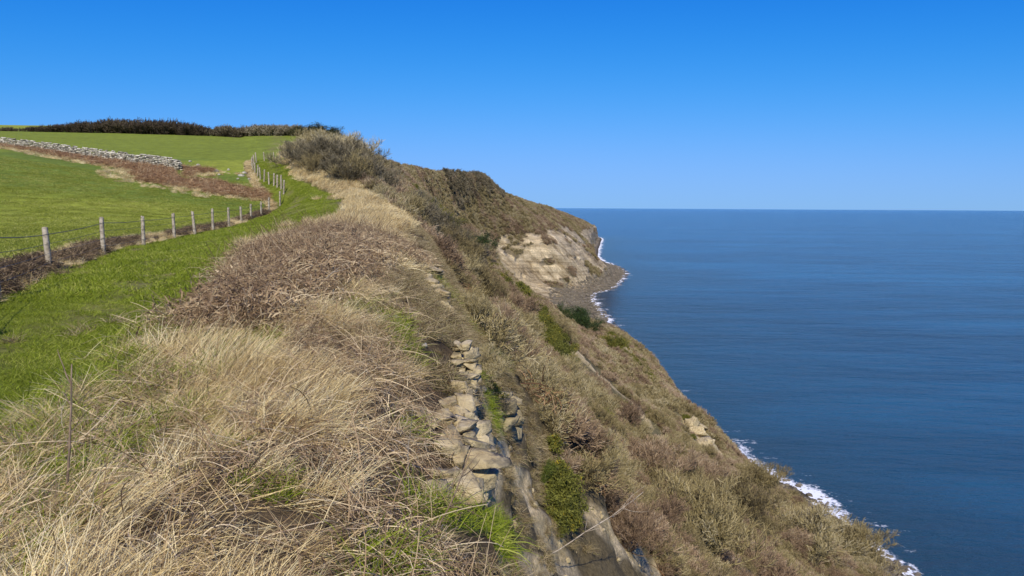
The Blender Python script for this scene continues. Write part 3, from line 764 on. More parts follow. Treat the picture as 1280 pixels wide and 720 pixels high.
def rockgeo(seed, n=10, sq=.7, ang=.35):
    r = np.random.default_rng(seed)
    import bmesh
    bm = bmesh.new(); bmesh.ops.create_icosphere(bm, subdivisions=2, radius=.5)
    V = np.array([v.co for v in bm.verts])
    for _ in range(n):                       # planar cuts give facets
        nrm = unit(r.normal(size=(1, 3)))[0]; dlim = .28 + .16*r.random()
        dd = V@nrm; over = dd > dlim; V[over] -= nrm*(dd[over]-dlim)[:, None]
    V = V*np.array([1, .8, sq]) + r.normal(0, .012, V.shape)
    F = np.array([[v.index for v in f.verts] for f in bm.faces]); bm.free()
    return V, F
def rockmesh(seed, mat, **k):
    V, F = rockgeo(seed, **k); return mesh_np('rock', V, F, M[mat])
# ------------------------------------------------------------------ scatter the ground cover
s, y, d_, vg = Q['s'], Q['y'], Q['d'], Q['veg']
flat = 1 - sstep(.2, .9, Q['turf'])
# foreground dry grass on the cliff-top bank
lim = np.interp(y, [3, 6, 9, 14, 30, 60], [6.85, 6.7, 6.45, 6.3, 6.6, 7.0])
zone = sstep(4.85, 5.3, s + qn1*.45)*(1 - sstep(lim-.15, lim+.2, s + qn1*.3))
short = sstep(lim-.3, lim, s + qn1*.3)*(1 - sstep(7.9, 8.6, s + qn1*.4))
dome = np.exp(-(((Q['x']+5.6)/2.5)**2 + ((Q['y']-20)/8.5)**2))*1.35
dome = np.maximum(dome, np.exp(-(((Q['x']+3.6)/1.0)**2 + ((Q['y']-12)/3.5)**2)))
domem = sstep(.35, .85, dome + qn1*.35)
qn0 = fbm(Q['x']/.9, Q['y']/.9, Q['z']/.9, 3, 91.)
thin = np.clip(1 - 1.3*sstep(-.02, .28, qn0 + .5*qn1), .16, 1)
P, n_, f = scatter(zone*vg*flat*(y < 20)*(1-.6*domem)*np.where(y < 9, 56, 32)*thin)
nn = len(P); pick = np.where(rng.random(nn) < .5, rng.integers(0, 4, nn), rng.integers(4, 7, nn))
tw = fbm(P[:, 0]/1.5, P[:, 1]/1.5, P[:, 2]*0, 2, 33.)
stuff('dry_grass', 'tall bleached dry grass covering the near bank', 'dry grass', dry, P,
      euler_align(n_, rng.normal(.15, .8, nn) + tw*1.6, .35), (.42 + .55*rng.random(nn))*np.interp(P[:, 1], [3, 8, 14], [.95, 1.0, .8])*(1+.4*tw), pick)
P, n_, f = scatter((zone+short*.3 > .1)*zone*(y < 20)*7); nn = len(P)
stuff('dead_bracken', 'brown litter of dead stalks showing between the dry grass', 'bracken', litter, P, euler_align(n_, rng.random(nn)*6.3, .6), .6 + .5*rng.random(nn))
P, n_, f = scatter(zone*vg*flat*(y >= 19)*(y < 110)*(1-.85*domem)*np.where(y < 50, 12, 4)*(s < 7.0))
nn = len(P)
stuff('dry_grass', 'pale dry grass along the cliff edge beside the upper path', 'dry grass', dry_far, P,
      euler_align(n_, rng.normal(.2, 1.2, nn), .35), (.5 + .5*rng.random(nn))*np.where(P[:, 1] < 60, 1, 1.2))
# dead bracken dome
P, n_, f = scatter(domem*sstep(5.0, 5.25, s)*(1-sstep(6.8, 7.1, s))*vg*19*(y < 40))
nn = len(P)
stuff('dead_bracken', 'tangled brown dead bracken mound on the bank', 'bracken', brk, P, euler_align(n_, rng.random(nn)*6.3, .5), .7 + .6*rng.random(nn))
P, n_, f = scatter(domem*sstep(5.0, 5.25, s)*(1-sstep(6.8, 7.1, s))*vg*6*(y < 34)); nn = len(P)
stuff('dry_grass', 'straw coloured grass threading the brown mound', 'dry grass', dry, P, euler_align(n_, rng.normal(.3, 1.3, nn), .35), .65 + .6*rng.random(nn))
# edge face, Y<45 : low tussocks on the cliff edge
P, n_, f = scatter(short*np.clip(vg*.6 + .4 - .62*Q['clay'], 0.03, 1)*(y < 62)*np.where(y < 25, 26, 12)*(.35 + .9*sstep(-.3, .3, qn0)), clear_rocks)
nn = len(P)
stuff('dry_grass', 'short olive brown tussocks hanging on the cliff edge', 'dry grass', tussock, P,
      euler_align(n_, rng.normal(-.6, 1.5, nn), .55), .5 + .8*rng.random(nn))
# green path
zp = sstep(4.0, 4.12, s + qn1*.1)*(1 - sstep(4.92, 5.25, s + qn1*.3))*(1 - .6*np.exp(-((s-4.55)/.09)**2))*(.45 + .8*sstep(-.3, .25, qn0))
P, n_, f = scatter(zp*(y < 14)*70); nn = len(P)
stuff('path_grass', 'short bright green turf on the near path', 'grass', grn, P, euler_align(n_, rng.random(nn)*6.3, .9), .7 + .7*rng.random(nn))
P, n_, f = scatter(zp*(y >= 13)*(y < 100)*np.where(y < 40, 12, 6)); nn = len(P)
stuff('path_grass', 'green turf of the path farther up the hill', 'grass', grn_far, P, euler_align(n_, rng.random(nn)*6.3, .9), .7 + .7*rng.random(nn))
zl = sstep(4.75, 5.05, s + qn1*.3)*(1-sstep(5.3, 5.8, s + qn1*.3))*.8 + Q['turf']*.6 + .35*sstep(.1, .4, qn1)*(zone+short)
P, n_, f = scatter(zl*(y < 26)*26*(s < 7.8)); nn = len(P)
P2, n2_, f2 = scatter(zp*(y < 30)*1.6*sstep(0, .3, qn1)); nn2 = len(P2)
stuff('dry_grass', 'thin straw coloured tufts in the green path', 'dry grass', tussock, P2, euler_align(n2_, rng.random(nn2)*6.3, .6), .5 + .5*rng.random(nn2))
stuff('long_grass', 'longer green grass growing between the path and the dry bank', 'grass', grn_long, P, euler_align(n_, rng.normal(.2, 1., nn), .6), .6 + .8*rng.random(nn))
# field
P, n_, f = scatter((s < 3.2)*(y > 10)*(y < 78)*np.where(y < 40, 4.5, 2.6)*(qpx > -40)); nn = len(P)
stuff('field_grass', 'grazed yellow green grass of the field behind the fence', 'grass', fld, P, euler_align(n_, rng.random(nn)*6.3, 1.), .7 + .7*rng.random(nn))
# verge under the fence
zv = sstep(3.0, 3.25, s)*(1-sstep(3.95, 4.08, s + qn1*.12))
P, n_, f = scatter(zv*(y < 100)*np.where(y < 40, 20, 9)*(1 + .5*qn1)*(1-.5*sstep(100,104,y))); nn = len(P)
stuff('dry_grass', 'dry grass tangled along the foot of the fence', 'dry grass', dry_far, P, euler_align(n_, rng.normal(.3, 1.5, nn), .3), .28 + .35*rng.random(nn))
P, n_, f = scatter(sstep(3.3, 3.5, s)*(1-sstep(3.85, 4.0, s))*(y < 62)*26*sstep(-.35, .2, qn1)); nn = len(P)
stuff('dead_bracken', 'dead bracken clumps along the foot of the fence, coloured dark as the shaded bank side', 'bracken', brk_dark, P, euler_align(n_, rng.random(nn)*6.3, .3), .38 + .3*rng.random(nn))

P, n_, f = scatter(((Q['clay'] + Q['pale']) > .3)*(y < 60)*3.2*sstep(.10, .3, qn0)); nn = len(P)
stuff('dry_grass', 'sparse wiry tufts on the bare clay gully', 'dry grass', tussock, P, euler_align(n_, rng.normal(-.6, 1.5, nn), .55), .4 + .6*rng.random(nn))
chips = [rockmesh(50+i, 'sandstone') for i in range(3)]
P, n_, f = scatter((((Q['clay'] + Q['pale']) > .3)*6.0 + (short > .3)*.5)*(y < 60)*(.3 + 1.4*sstep(-.2, .3, qn0))); nn = len(P)
stuff('stone_rubble', 'small loose stones lying on the bare clay', 'rubble', chips, P, euler_align(n_, rng.random(nn)*6.3, .5), .04 + .30*rng.random(nn)**6)
# scrub of the slope
far_edge = np.maximum(7.25, 0)
zs = np.where(y < 42, sstep(7.7, 8.3, s + qn1*.3), np.where(y < 50, sstep(7.2, 7.6, s), sstep(6.85, 7.0, s)))*(1 - sstep(12.55, 12.8, s))
zs = zs*sstep(.35, .8, vg)
zn = zs*(y < 175)
P, n_, f = scatter(zn*(d_ > 26)*.26*(.4 + 1.1*sstep(-.3, .25, qn2)), lambda P: keep_clear(P, .6)); nn = len(P)
redness = sstep(-.1, .35, qn2[f]*.6 + .5*qn1[f]); pick = np.where(rng.random(nn) < redness*.85, rng.integers(3, 5, nn), rng.integers(0, 3, nn))
bigv = .5 + .8*sstep(0, .35, fbm(P[:, 0]/7, P[:, 1]/7, P[:, 2]/7, 2, 44.))
sp_, yp_ = Q['s'][f], P[:, 1]
bigv = np.where((sp_ < 9.6) & (yp_ < 62), bigv*.5, bigv); bigv = np.where((sp_ > 8) & (yp_ > 95), bigv*.75, bigv)
stuff('scrub', 'mass of bare thorny scrub covering the near cliff slope', 'scrub', twiggy + twiggy_red, P, euler_align(n_, rng.random(nn)*6.3, .45), (.5 + .6*rng.random(nn)**1.5)*bigv, pick)
P, n_, f = scatter(zn*(d_ > 14)*.85*(1 - .3*sstep(0, .4, qn1)), lambda P: keep_clear(P, .1) & clear_rocks(P)); nn = len(P)
stuff('scrub', 'low brown brambles filling the gaps on the near slope', 'scrub', lowshrubs, P, euler_align(n_, rng.random(nn)*6.3, .6), .38 + .5*rng.random(nn))
zf = zs*(y >= 170)*(y < 1830)
sz = np.interp(d_, [170, 400, 800, 1800], [.62, .72, .95, .6])
den = np.interp(d_, [170, 400, 800, 1800], [.95, .6, .24, .10])
P, n_, f = scatter((s > 6.8)*(s < 8.1 + qn2)*(y > 520)*(y < 790)*.12); nn = len(P)
stuff('dark_scrub', 'dark trees and scrub on the crest of the far headland', 'scrub', farhedge, P, euler_align(n_, rng.random(nn)*6.3, .2), (.8 + .9*rng.random(nn)**2))
P, n_, f = scatter(zf*den*(.55 + .8*sstep(-.3, .3, qn2)), keep_clear); nn = len(P)
redness = sstep(-.1, .35, qn2[f]); pick = np.where(rng.random(nn) < redness*.9, rng.choice([1, 3], nn), rng.choice([0, 2, 4], nn))
stuff('scrub', 'brown scrub covering the distant slopes and headland', 'scrub', farshrubs, P, euler_align(n_, rng.random(nn)*6.3, .4), sz[f]*(.45 + .75*rng.random(nn)**1.7), pick)
P, n_, f = scatter(zn*(d_ > 20)*.35*sstep(.12, .3, qn2)*sstep(-.2,.2,qn1)); nn = len(P)
stuff('dead_bracken', 'rust brown bracken patches among the slope scrub', 'bracken', rst, P, euler_align(n_, rng.random(nn)*6.3, .7), .9 + .9*rng.random(nn))
# gorse speckling the ridge
gl_pts = []
def gorse_zone(px_line, rpx, n):
    for _ in range(n):
        k = rng.integers(0, len(px_line)-1); t = rng.random()
        a = px_line[k][0]*(1-t) + px_line[k+1][0]*t + rng.normal(0, rpx*.55); b = px_line[k][1]*(1-t) + px_line[k+1][1]*t + rng.normal(0, rpx*.55)
        h, dd = hit(a, b)
        if h is not None and dd < 500: gl_pts.append((h.x, h.y, h.z))
for ln, r_, n__ in GLINES: gorse_zone(ln, r_, n__)
gorse_zone([(820,500),(700,520),(760,560)], 60, 14)
P = np.array(gl_pts); nn = len(P)
stuff('gorse', 'olive green gorse scattered along the ridge of the slope', 'gorse', gorse_far, P, euler_align(np.tile([0, 0, 1.], (nn, 1)), rng.random(nn)*6.3, 0), np.interp(np.linalg.norm(P, axis=1), [10, 60, 200], [.35, .8, 1.1])*(.6 + .8*rng.random(nn)))

# ------------------------------------------------------------------ beach boulders (uncountable)
brocks = [rockmesh(i, 'beachrock') for i in range(4)]
P, n_, f = scatter((s > 12.6)*(s < 14.14)*(Q['veg'] < .5)*(d_ < 950)*np.interp(d_, [100, 300, 600, 950], [1.4, .9, .5, .35])*(1 + .8*qn1)); nn = len(P)
stuff('beach_boulders', 'dark boulders strewn along the foot of the cliffs', 'boulders', brocks, P, euler_align(n_, rng.random(nn)*6.3, .5), (.5 + 1.8*rng.random(nn)**3)*np.interp(np.linalg.norm(P, axis=1), [100, 400, 900], [.8, 1.3, 1.9]))

# ------------------------------------------------------------------ rock outcrops at the cliff edge
def slab(w, dp, h, r):
    import bmesh
    bm = bmesh.new(); bmesh.ops.create_cube(bm, size=1)
    bmesh.ops.subdivide_edges(bm, edges=bm.edges[:], cuts=4, use_grid_fill=True)
    V = np.array([v.co for v in bm.verts]); F = np.array([[v.index for v in f.verts] for f in bm.faces]); bm.free()
    for _ in range(7):                       # joints: steep planar breaks all round the block
        a = r.random()*6.28; nrm = unit(np.array([[math.cos(a), math.sin(a), r.normal()*.25]]))[0]; dlim = .30 + .16*r.random()
        dd = V@nrm; over = dd > dlim; V[over] -= nrm*(dd[over]-dlim)[:, None]
    sd = r.random()*50
    V[:, 2] += .16*fbm(V[:, 0]*2.2+sd, V[:, 1]*2.2, V[:, 2]*0, 3, 3.)
    V[:, :2] *= (1 + .16*fbm(V[:, 0]*3+sd, V[:, 1]*3, V[:, 2]*5, 3, 9.))[:, None]
    V[:, 0] += .22*V[:, 2]*r.normal()
    return V*np.array([w, dp, h]), F
def outcrop(name, label, pts, mat='sandstone', seed=1, thick=.14, size=.45):
    """pts: (px, py, width_px, n_layers) columns of beds on the edge"""
    r = np.random.default_rng(seed); root = None; org = None
    for (px, py, wpx, nl) in pts:
        h, dd = hit(px, py); h = np.array(h)
        if org is None: org = h; root = empty(name, h)
        w = wpx*dd/FPX
        z = -.06 - thick*nl*.34
        for k in range(nl):
            th = thick*(.45 + 1.1*r.random())
            nb = 1 + int(r.random() < .6)
            for b in range(nb):
                V, F = slab(w*(.9 + .6*r.random())/nb*1.25, w*(.9 + .6*r.random()), th*1.12, r)
                a = r.normal(0, .6); ti = r.normal(.12, .30)
                R_ = np.array([[math.cos(a), -math.sin(a), 0], [math.sin(a), math.cos(a), 0], [0, 0, 1]])
                T_ = np.array([[1, 0, 0], [0, math.cos(ti), -math.sin(ti)], [0, math.sin(ti), math.cos(ti)]])
                V = V@T_.T@R_.T + h - org + np.array([(b-.5*(nb-1))*w*.6 + r.normal(0, .07)*w, r.normal(0, .1)*w, z + th/2])
                link('slab', mesh_np('slab', V, F, M[mat]), root)
            z += th*.96
    return tag(root, label, 'rock')
outcrop('rock_outcrop', 'large broken sandstone outcrop at the cliff edge, lowest of the rocks along the edge',
        [(572,616,46,3),(590,598,40,4),(560,602,30,3),(584,578,44,4),(602,586,24,4),(566,578,30,4),(592,560,30,5),(576,556,26,4),(548,622,20,2),(606,606,16,3),(592,622,22,3)], seed=3, thick=.09)
outcrop('rock_outcrop', 'broken grey ledge of thin beds beside the sandy hollow', [(550,526,30,3),(572,518,32,4),(582,532,26,4),(562,535,28,3),(536,528,20,2),(588,540,18,3),(586,520,18,4)], seed=5, thick=.075)
outcrop('rock_outcrop', 'narrow ledge of flat stones halfway along the cliff edge', [(576,482,22,5),(583,470,22,7),(580,459,18,7),(574,492,18,4),(582,502,18,4),(587,484,14,5)], seed=8, thick=.085)
outcrop('rock_outcrop', 'upper crumbling pale outcrop beside the dark cleft', [(533,330,10,4),(539,342,14,5),(546,352,16,5),(541,364,18,5),(549,374,15,4),(555,384,12,3),(560,393,9,3),(534,352,11,3)], seed=12, thick=.13)
outcrop('rock_outcrop', 'yellow block of bare rock standing out of the scrub below the edge', [(628,522,26,3),(637,528,20,4),(626,510,20,3),(620,516,16,2)], 'yellowrock', seed=15, thick=.26)
outcrop('rock_outcrop', 'pale crag above the shingle where the slope meets the sea', [(866,532,12,2),(874,542,14,2),(882,552,15,2),(890,562,15,2),(897,572,12,2),(878,536,9,2)], seed=18, thick=1.3)
def stone(px, py, wpx, label, seed, mat='palestone', sq=.55, group=None, rz=None):
    h, dd = hit(px, py); w = wpx*dd/FPX
    V, F = rockgeo(seed, sq=sq); me = mesh_np('stone', V*w*1.15, F, M[mat]); o = link('stone', me)
    o.location = h + Vector((0, 0, w*.08)); o.rotation_euler = (0, .1, seed*1.3 if rz is None else rz)
    return tag(o, label, 'stone', group)
stone(491, 400, 17, 'flat grey stone tilted in the tussocks above the dark hole', 2, sq=.4)
stone(511, 408, 6, 'small white stone at the lip of the dark hole', 3)
stone(530, 434, 11, 'pale rounded stone just below the dark hole', 4, sq=.7)
stone(640, 545, 9, 'dark square rock below the yellow block in the scrub', 6, 'beachrock')
# rubble in the bracken bank beyond the field
gr = 'rubble in the bank beyond the wall'
for i, (px, py, w) in enumerate([(236,207,4),(246,212,6),(268,219,7),(284,217,5),(300,224,8),(304,221,6),(296,228,4),(272,223,4),(310,228,5),(254,216,3)]):
    stone(px, py, w, 'pale rubble stone in the rust brown bank right of the dry stone wall', 20+i, 'wallstone', .6, gr)

# ------------------------------------------------------------------ dry stone wall + rust bracken bank
wl = [hit(px, py)[0] for px, py in ((-90,172),(0,176),(60,181),(100,188),(150,197),(185,202),(222,209))]
wallY = [110, 104, 100, 96, 91, 88, 84]
wpts = []
for (px, py), Y in zip(((-90,172),(0,180),(60,183),(100,190),(150,199),(185,204),(222,209)), wallY):
    d = ray(px, py); t = Y/d.y; x = d.x*t; wpts.append(np.array([x, Y, ground(x, Y)]))
r = np.random.default_rng(9); g = Geo(); org = wpts[-1]
for a, b in zip(wpts[:-1], wpts[1:]):
    L = np.linalg.norm(b-a); dirv = (b-a)/L; side = np.array([-dirv[1], dirv[0], 0]); u = 0
    zc = 0
    for layer in range(7):
        u = 0
        while u < L:
            w = .22 + .35*r.random(); th = .15 + .1*r.random()
            if layer == 6 and r.random() < .4: u += w; continue
            for sgn in (-1, 1):
                V, F = rockgeo(int(r.integers(1e6)), n=7, sq=.8)
                V = V*np.array([w*1.15, .42, .235*(.8+.4*r.random())])
                an = math.atan2(dirv[1], dirv[0]) + r.normal(0, .12)
                R_ = np.array([[math.cos(an), -math.sin(an), 0], [math.sin(an), math.cos(an), 0], [0, 0, 1]])
                p = a + dirv*(u + w/2)
                p = np.array([p[0], p[1], a[2] + (b[2]-a[2])*(u/L)])
                V = V@R_.T + p + side*sgn*.17*(1 - layer*.1) + np.array([0, 0, .08 + layer*.19 + r.normal(0, .02)]) - org
                g.add(V, F, np.full(len(V), r.random()))
            u += w
me = g.mesh('stone_wall', M['wallblock']); o = link('stone_wall', me); o.location = org
tag(o, 'long low dry stone wall of pale stones crossing between the two fields', 'wall')
# bank below the wall
bp = [np.array([*p[:2]]) for p in wpts] + [np.array([-33.5, 76.]), np.array([-25, 71.])]
dist = np.full(len(Q['x']), 1e9)
for a, b in zip(bp[:-1], bp[1:]):
    ab = b-a; pq = np.stack([Q['x'], Q['y']], 1); t = np.clip(((pq-a)@ab)/(ab@ab), 0, 1)
    dd = np.linalg.norm(pq - (a + t[:, None]*ab), axis=1)
    sd = (pq[:, 1] - (a+t[:, None]*ab)[:, 1])
    dist = np.minimum(dist, np.where(sd < .3, dd, dd*3+1))
P, n_, f = scatter((dist > .8)*(dist < 4.2 + qn1*1.5)*(y < 115)*(s < 3.9)*4.5*(1-.4*sstep(3,5,dist))); nn = len(P)
stuff('rust_bracken', 'rust brown dead bracken bank below the dry stone wall', 'bracken', rst, P, euler_align(n_, rng.random(nn)*6.3, .5), .6 + .6*rng.random(nn))
P, n_, f = scatter((dist > .8)*(dist < 4.2)*(y < 115)*(s < 3.9)*1.6*sstep(-.1,.3,qn1)); nn = len(P)
stuff('dry_grass', 'pale grass growing through the rust brown bank', 'dry grass', dry_far, P, euler_align(n_, rng.random(nn)*6.3, .5), .5 + .5*rng.random(nn))
P, n_, f = scatter((dist > 3.2)*(dist < 7.0 + qn1*2)*(y < 115)*(s < 4)*1.8); nn = len(P)
stuff('dry_grass', 'straw coloured grass fringing the rust brown bank', 'dry grass', dry_far, P, euler_align(n_, rng.random(nn)*6.3, .5), .45 + .45*rng.random(nn))

# ------------------------------------------------------------------ fence
def post_mesh(h, r, seed):
    rr = np.random.default_rng(seed); k = 10; zz = np.array([-.3, .1, h*.35, h*.65, h-.03, h, h+.004])
    rad = np.array([1.08, 1.04, 1.0, .98, .97, .86, .35])*r
    V = []
    for z, q in zip(zz, rad):
        for i in range(k):
            a = i*2*np.pi/k; V.append((q*math.cos(a)*(1+rr.normal()*.04), q*math.sin(a)*(1+rr.normal()*.04), z + (.02*math.cos(a+seed) if z > h*.9 else 0)))
    F = [(j*k+i, j*k+(i+1) % k, (j+1)*k+(i+1) % k, (j+1)*k+i) for j in range(len(zz)-1) for i in range(k)]
    return mesh_np('post', V, F, M['post'])
pm = [post_mesh(1.22, .075, i) for i in range(4)]
def fence(label, spots, wires=True, thin=1.0, hs=1.0):
    x0, y0 = spots[0]; root = empty('fence', (x0, y0, ground(x0, y0))); tag(root, label, 'fence')
    tops = []
    r = np.random.default_rng(len(spots))
    for i, (x, y_) in enumerate(spots):
        o = link('post', pm[i % 4], root); z = ground(x, y_)
        o.location = (x-x0, y_-y0, z - root.location.z); sc = hs*(.92 + .14*r.random()); o.scale = (thin, thin, sc)
        tl = (r.normal(0, .045), r.normal(0, .045)); o.rotation_euler = (*tl, r.random()*6)
        tops.append((np.array([x-x0, y_-y0, z - root.location.z]), 1.12*sc))
    if wires:
        for fr in (.93, .70, .47, .25):
            g = Geo(); P = []
            for (p, h1), (q, h2) in zip(tops[:-1], tops[1:]):
                a = p + np.array([.05, 0, h1*fr]); b = q + np.array([.05, 0, h2*fr])
                t = np.linspace(0, 1, 5)[:, None]; c = a*(1-t) + b*t; c[:, 2] -= .03*4*(t*(1-t))[:, 0]*(1 if fr > .9 else .6)
                P.append(c)
            tubes(g, np.array(P), np.full(5, .009 if fr > .9 else .005), np.ones(len(P)), 4)
            link('wire', g.mesh('wire', M['wire']), root)
    return root
def at_Y(px, Y):
    d = ray(px, 262); return (d.x/d.y*Y, Y)
fx = [(-14, 13.0), (56, 19.7), (125, 25.6), (176, 31.5), (215, 36.5), (241, 40.5), (264, 44.5), (284, 48.8), (300, 52.5), (312, 56), (325, 59), (335, 62), (349, 65)]
f1 = [at_Y(-110, 8.6)] + [at_Y(a, b) for a, b in fx]
f2 = [at_Y(354, 67.5), at_Y(351, 69.5), at_Y(346, 71), at_Y(342, 73), at_Y(336, 74.5), at_Y(330, 77), at_Y(325.5, 79), at_Y(322, 81.5), at_Y(319, 84.5), at_Y(316.5, 87.5), at_Y(315, 90.5), at_Y(318, 93), at_Y(321, 96.5)]
fence('weathered post and wire fence running between the field and the green path', f1 + f2)
fence('short post fence closing the top of the green path', [at_Y(a, 98) for a in (331, 343, 350, 357, 362)], True, .9, .9)

# ------------------------------------------------------------------ hedges on the hill crest
def hedge(name, label, x0, x1, Y0, Y1, hgt, wid, mat='hedge', n_per=2.2, seed=0, fade=None):
    r = np.random.default_rng(seed); L = math.hypot(x1-x0, Y1-Y0); n = int(L*n_per)
    g = Geo(); protos = []
    for _ in range(3):
        gs, gt, G = shrub_geo(2.6, 10, .06, ((6, .45, 3), (7, .30, 2)), wide=.9, up=.25, tip=.035)
        protos.append([q.data() for q in (gs, gt)])
    org = np.array([x0, Y0, ground(x0, Y0)])
    for i in range(n):
        t = (i + r.random())/n; x = x0+(x1-x0)*t + r.normal(0, wid*.3); y_ = Y0+(Y1-Y0)*t + r.normal(0, wid*.35)
        hh = hgt(t) if callable(hgt) else hgt
        sc = hh/2.9*(.8 + .35*r.random()); a = r.random()*6.3
        R_ = np.array([[math.cos(a), -math.sin(a), 0], [math.sin(a), math.cos(a), 0], [0, 0, 1]])*sc
        for V, F, A in protos[int(r.integers(3))]:
            g.add(V@R_.T + np.array([x, y_, ground(x, y_)-.1]) - org, F, A)
    o = link(name, g.mesh(name, M[mat])); o.location = org
    return tag(o, label, 'hedge')
def XY(px, Y): return at_Y(px, Y)
def H_(a, b, **k): return a, b
hx0 = XY(-120, 212); hx1 = XY(20, 212)
hedge('hedge', 'low dark hedge at the far left end of the hill crest', hx0[0], hx1[0], 214, 214, 1.6, 3, seed=1)
a, b = XY(36, 205), XY(262, 202)
hedge('hedge', 'long dark brown hedge along the crest of the green hill', a[0], b[0], 205, 202, lambda t: 1.3 + 2.7*min(1, t*2.2) - 1.5*max(0, t-.86)*6, 3, seed=2, n_per=2.6)
a, b = XY(270, 200), XY(312, 199)
hedge('hedge', 'rounded brown hedge in the middle of the crest right of the long hedge', a[0], b[0], 200, 199, lambda t: 2.2 + 1.3*math.sin(t*3.14), 2.5, seed=3, n_per=3)
a, b = XY(316, 198), XY(372, 190)
hedge('hedge', 'low russet hedge running up to the gorse mound', a[0], b[0], 198, 190, 3.0, 2.5, 'twig_dark', seed=4, n_per=3.2)

# ------------------------------------------------------------------ individual bushes
def make_bush(name, geos, mats, label, cat, loc, sc, group=None, names=('stems', 'twigs')):
    root = empty(name, loc, rng.random()*6.3); root.scale = sc if hasattr(sc, '__len__') else (sc,)*3
    tag(root, label, cat, group)
    for g, m, nm in zip(geos, mats, names):
        key = (id(g), m)
        if key not in MC: MC[key] = g.mesh(nm, M[m])
        link(nm, MC[key], root)
    return root
MC = {}
big = [shrub_geo(3.4, 26, .045, ((8, .40, 5), (7, .24, 4), (6, .13, 3)), wide=.95, tip=.009)[:2] for _ in range(3)]
def bush_at(px, py, hpx, label, kind='bare', i=0, wide=1.0, name=None):
    h, dd = hit(px, py); hm = hpx*dd/FPX
    loc = (h.x, h.y, h.z-.1)
    if kind == 'bare': return make_bush(name or 'bare_bush', big[i % 3], ('twig', 'twig'), label, 'bush', loc, (hm/3.6*wide, hm/3.6*wide, hm/3.6))
    if kind == 'red': return make_bush(name or 'bare_bush', big[i % 3], ('twig_red', 'twig_red'), label, 'bush', loc, (hm/3.6*wide, hm/3.6*wide, hm/3.6))
    if kind == 'gorse': return make_bush(name or 'gorse_bush', gorse[i % 3], ('twig', 'gorse'), label, 'gorse bush', loc, (hm/1.5*wide, hm/1.5*wide, hm/1.5), names=('stems', 'foliage'))
    if kind == 'ivy': return make_bush(name or 'evergreen_bush', gorse[i % 3], ('twig', 'ivy'), label, 'bush', loc, (hm/1.5*wide, hm/1.5*wide, hm/1.5), names=('stems', 'foliage'))
    if kind == 'green': return make_bush(name or 'green_bush', gorse[i % 3], ('twig', 'bushgreen'), label, 'bush', loc, (hm/1.5*wide, hm/1.5*wide, hm/1.5), names=('stems', 'foliage'))
def bush_Y(px, Y, h, label, kind='bare', i=0, wide=1.0):
    x, y_ = at_Y(px, Y); z = ground(x, y_)
    m = {'mound': ('twig', 'gorse_dark'), 'bare': ('twig', 'twig'), 'dark': ('twig_dark', 'twig_dark'), 'red': ('twig_red', 'twig_red'), 'gorse': ('twig', 'gorse'), 'ivy': ('twig', 'ivy'), 'hedge': ('hedge', 'hedge')}[kind]
    if kind in ('gorse', 'ivy', 'mound'): return make_bush('gorse_bush', gorse[i % 3], m, label, 'gorse bush', (x, y_, z-.1), (h/1.5*wide, h/1.5*wide, h/1.5), names=('stems', 'foliage'))
    return make_bush('bare_bush', big[i % 3], m, label, 'bush', (x, y_, z-.2), (h/3.6*wide, h/3.6*wide, h/3.6))
# thicket of bare bushes where the path meets the cliff edge
grp = 'bare bushes of the thicket beside the upper path'
th = [(372, 88, 2.9, 'leftmost olive bush of the thicket, beside the short post fence', 'bare'),
      (388, 80, 3.3, 'rounded olive bush above the bend of the green path', 'bare'),
      (402, 92, 4.3, 'tall grey twigged bush at the back of the thicket', 'bare'),
      (412, 76, 3.4, 'bush low in the thicket behind the pale grass fringe', 'bare'),
      (425, 84, 4.5, 'tallest bush of the thicket with a ragged top against the sky', 'bare'),
      (440, 74, 4.0, 'dense olive bush in the middle of the thicket', 'bare'),
      (452, 84, 4.3, 'thin feathery bush on the skyline right of the tallest one', 'bare'),
      (458, 68, 3.3, 'olive bush at the lower front of the thicket', 'bare'),
      (472, 76, 3.4, 'brown bush on the right shoulder of the thicket', 'red'),
      (485, 66, 2.8, 'brown bush where the thicket tips over the cliff edge', 'red'),
      (398, 72, 2.2, 'small bush at the foot of the thicket by the path bend', 'bare'),
      (428, 67, 2.6, 'small bush at the front centre of the thicket', 'bare'),
      (500, 80, 3.1, 'russet bush below the skyline right of the thicket', 'red'),
      (505, 62, 2.1, 'low dark bush at the right foot of the thicket', 'bare'),
      (498, 66, 3.6, 'dark brown bush on the cliff edge just above the pale grass fringe', 'dark'),
      (515, 74, 4.2, 'dark olive bush on the cliff edge past the end of the thicket', 'dark'),
      (508, 56, 2.8, 'low dark bush where the pale grass fringe ends at the cliff edge', 'dark'),
      (532, 84, 4.4, 'rounded dark bush above the dark evergreen on the ridge', 'dark'),
      (528, 62, 3.0, 'dark bush on the upper slope above the crumbling pale outcrop', 'dark'),
      (550, 78, 3.6, 'olive bush leaning over the slope above the dark evergreen', 'bare'),
      (548, 98, 4.4, 'dark bush at the top of the ridge against the far slope', 'dark'),
      (568, 96, 3.6, 'dark bush between the gorse and the dark evergreen', 'dark'),
      (545, 52, 2.4, 'small olive bush on the slope right of the pale outcrop', 'bare'),
      (480, 95, 2.9, 'russet bush on the skyline where the slope begins to drop', 'red')]
for i, (px, Y, h, lb, kd) in enumerate(th):
    o = bush_Y(px, Y, h, lb, 'dark' if (kd == 'bare' and i % 2) else kd, i, 1.3); o['group'] = grp
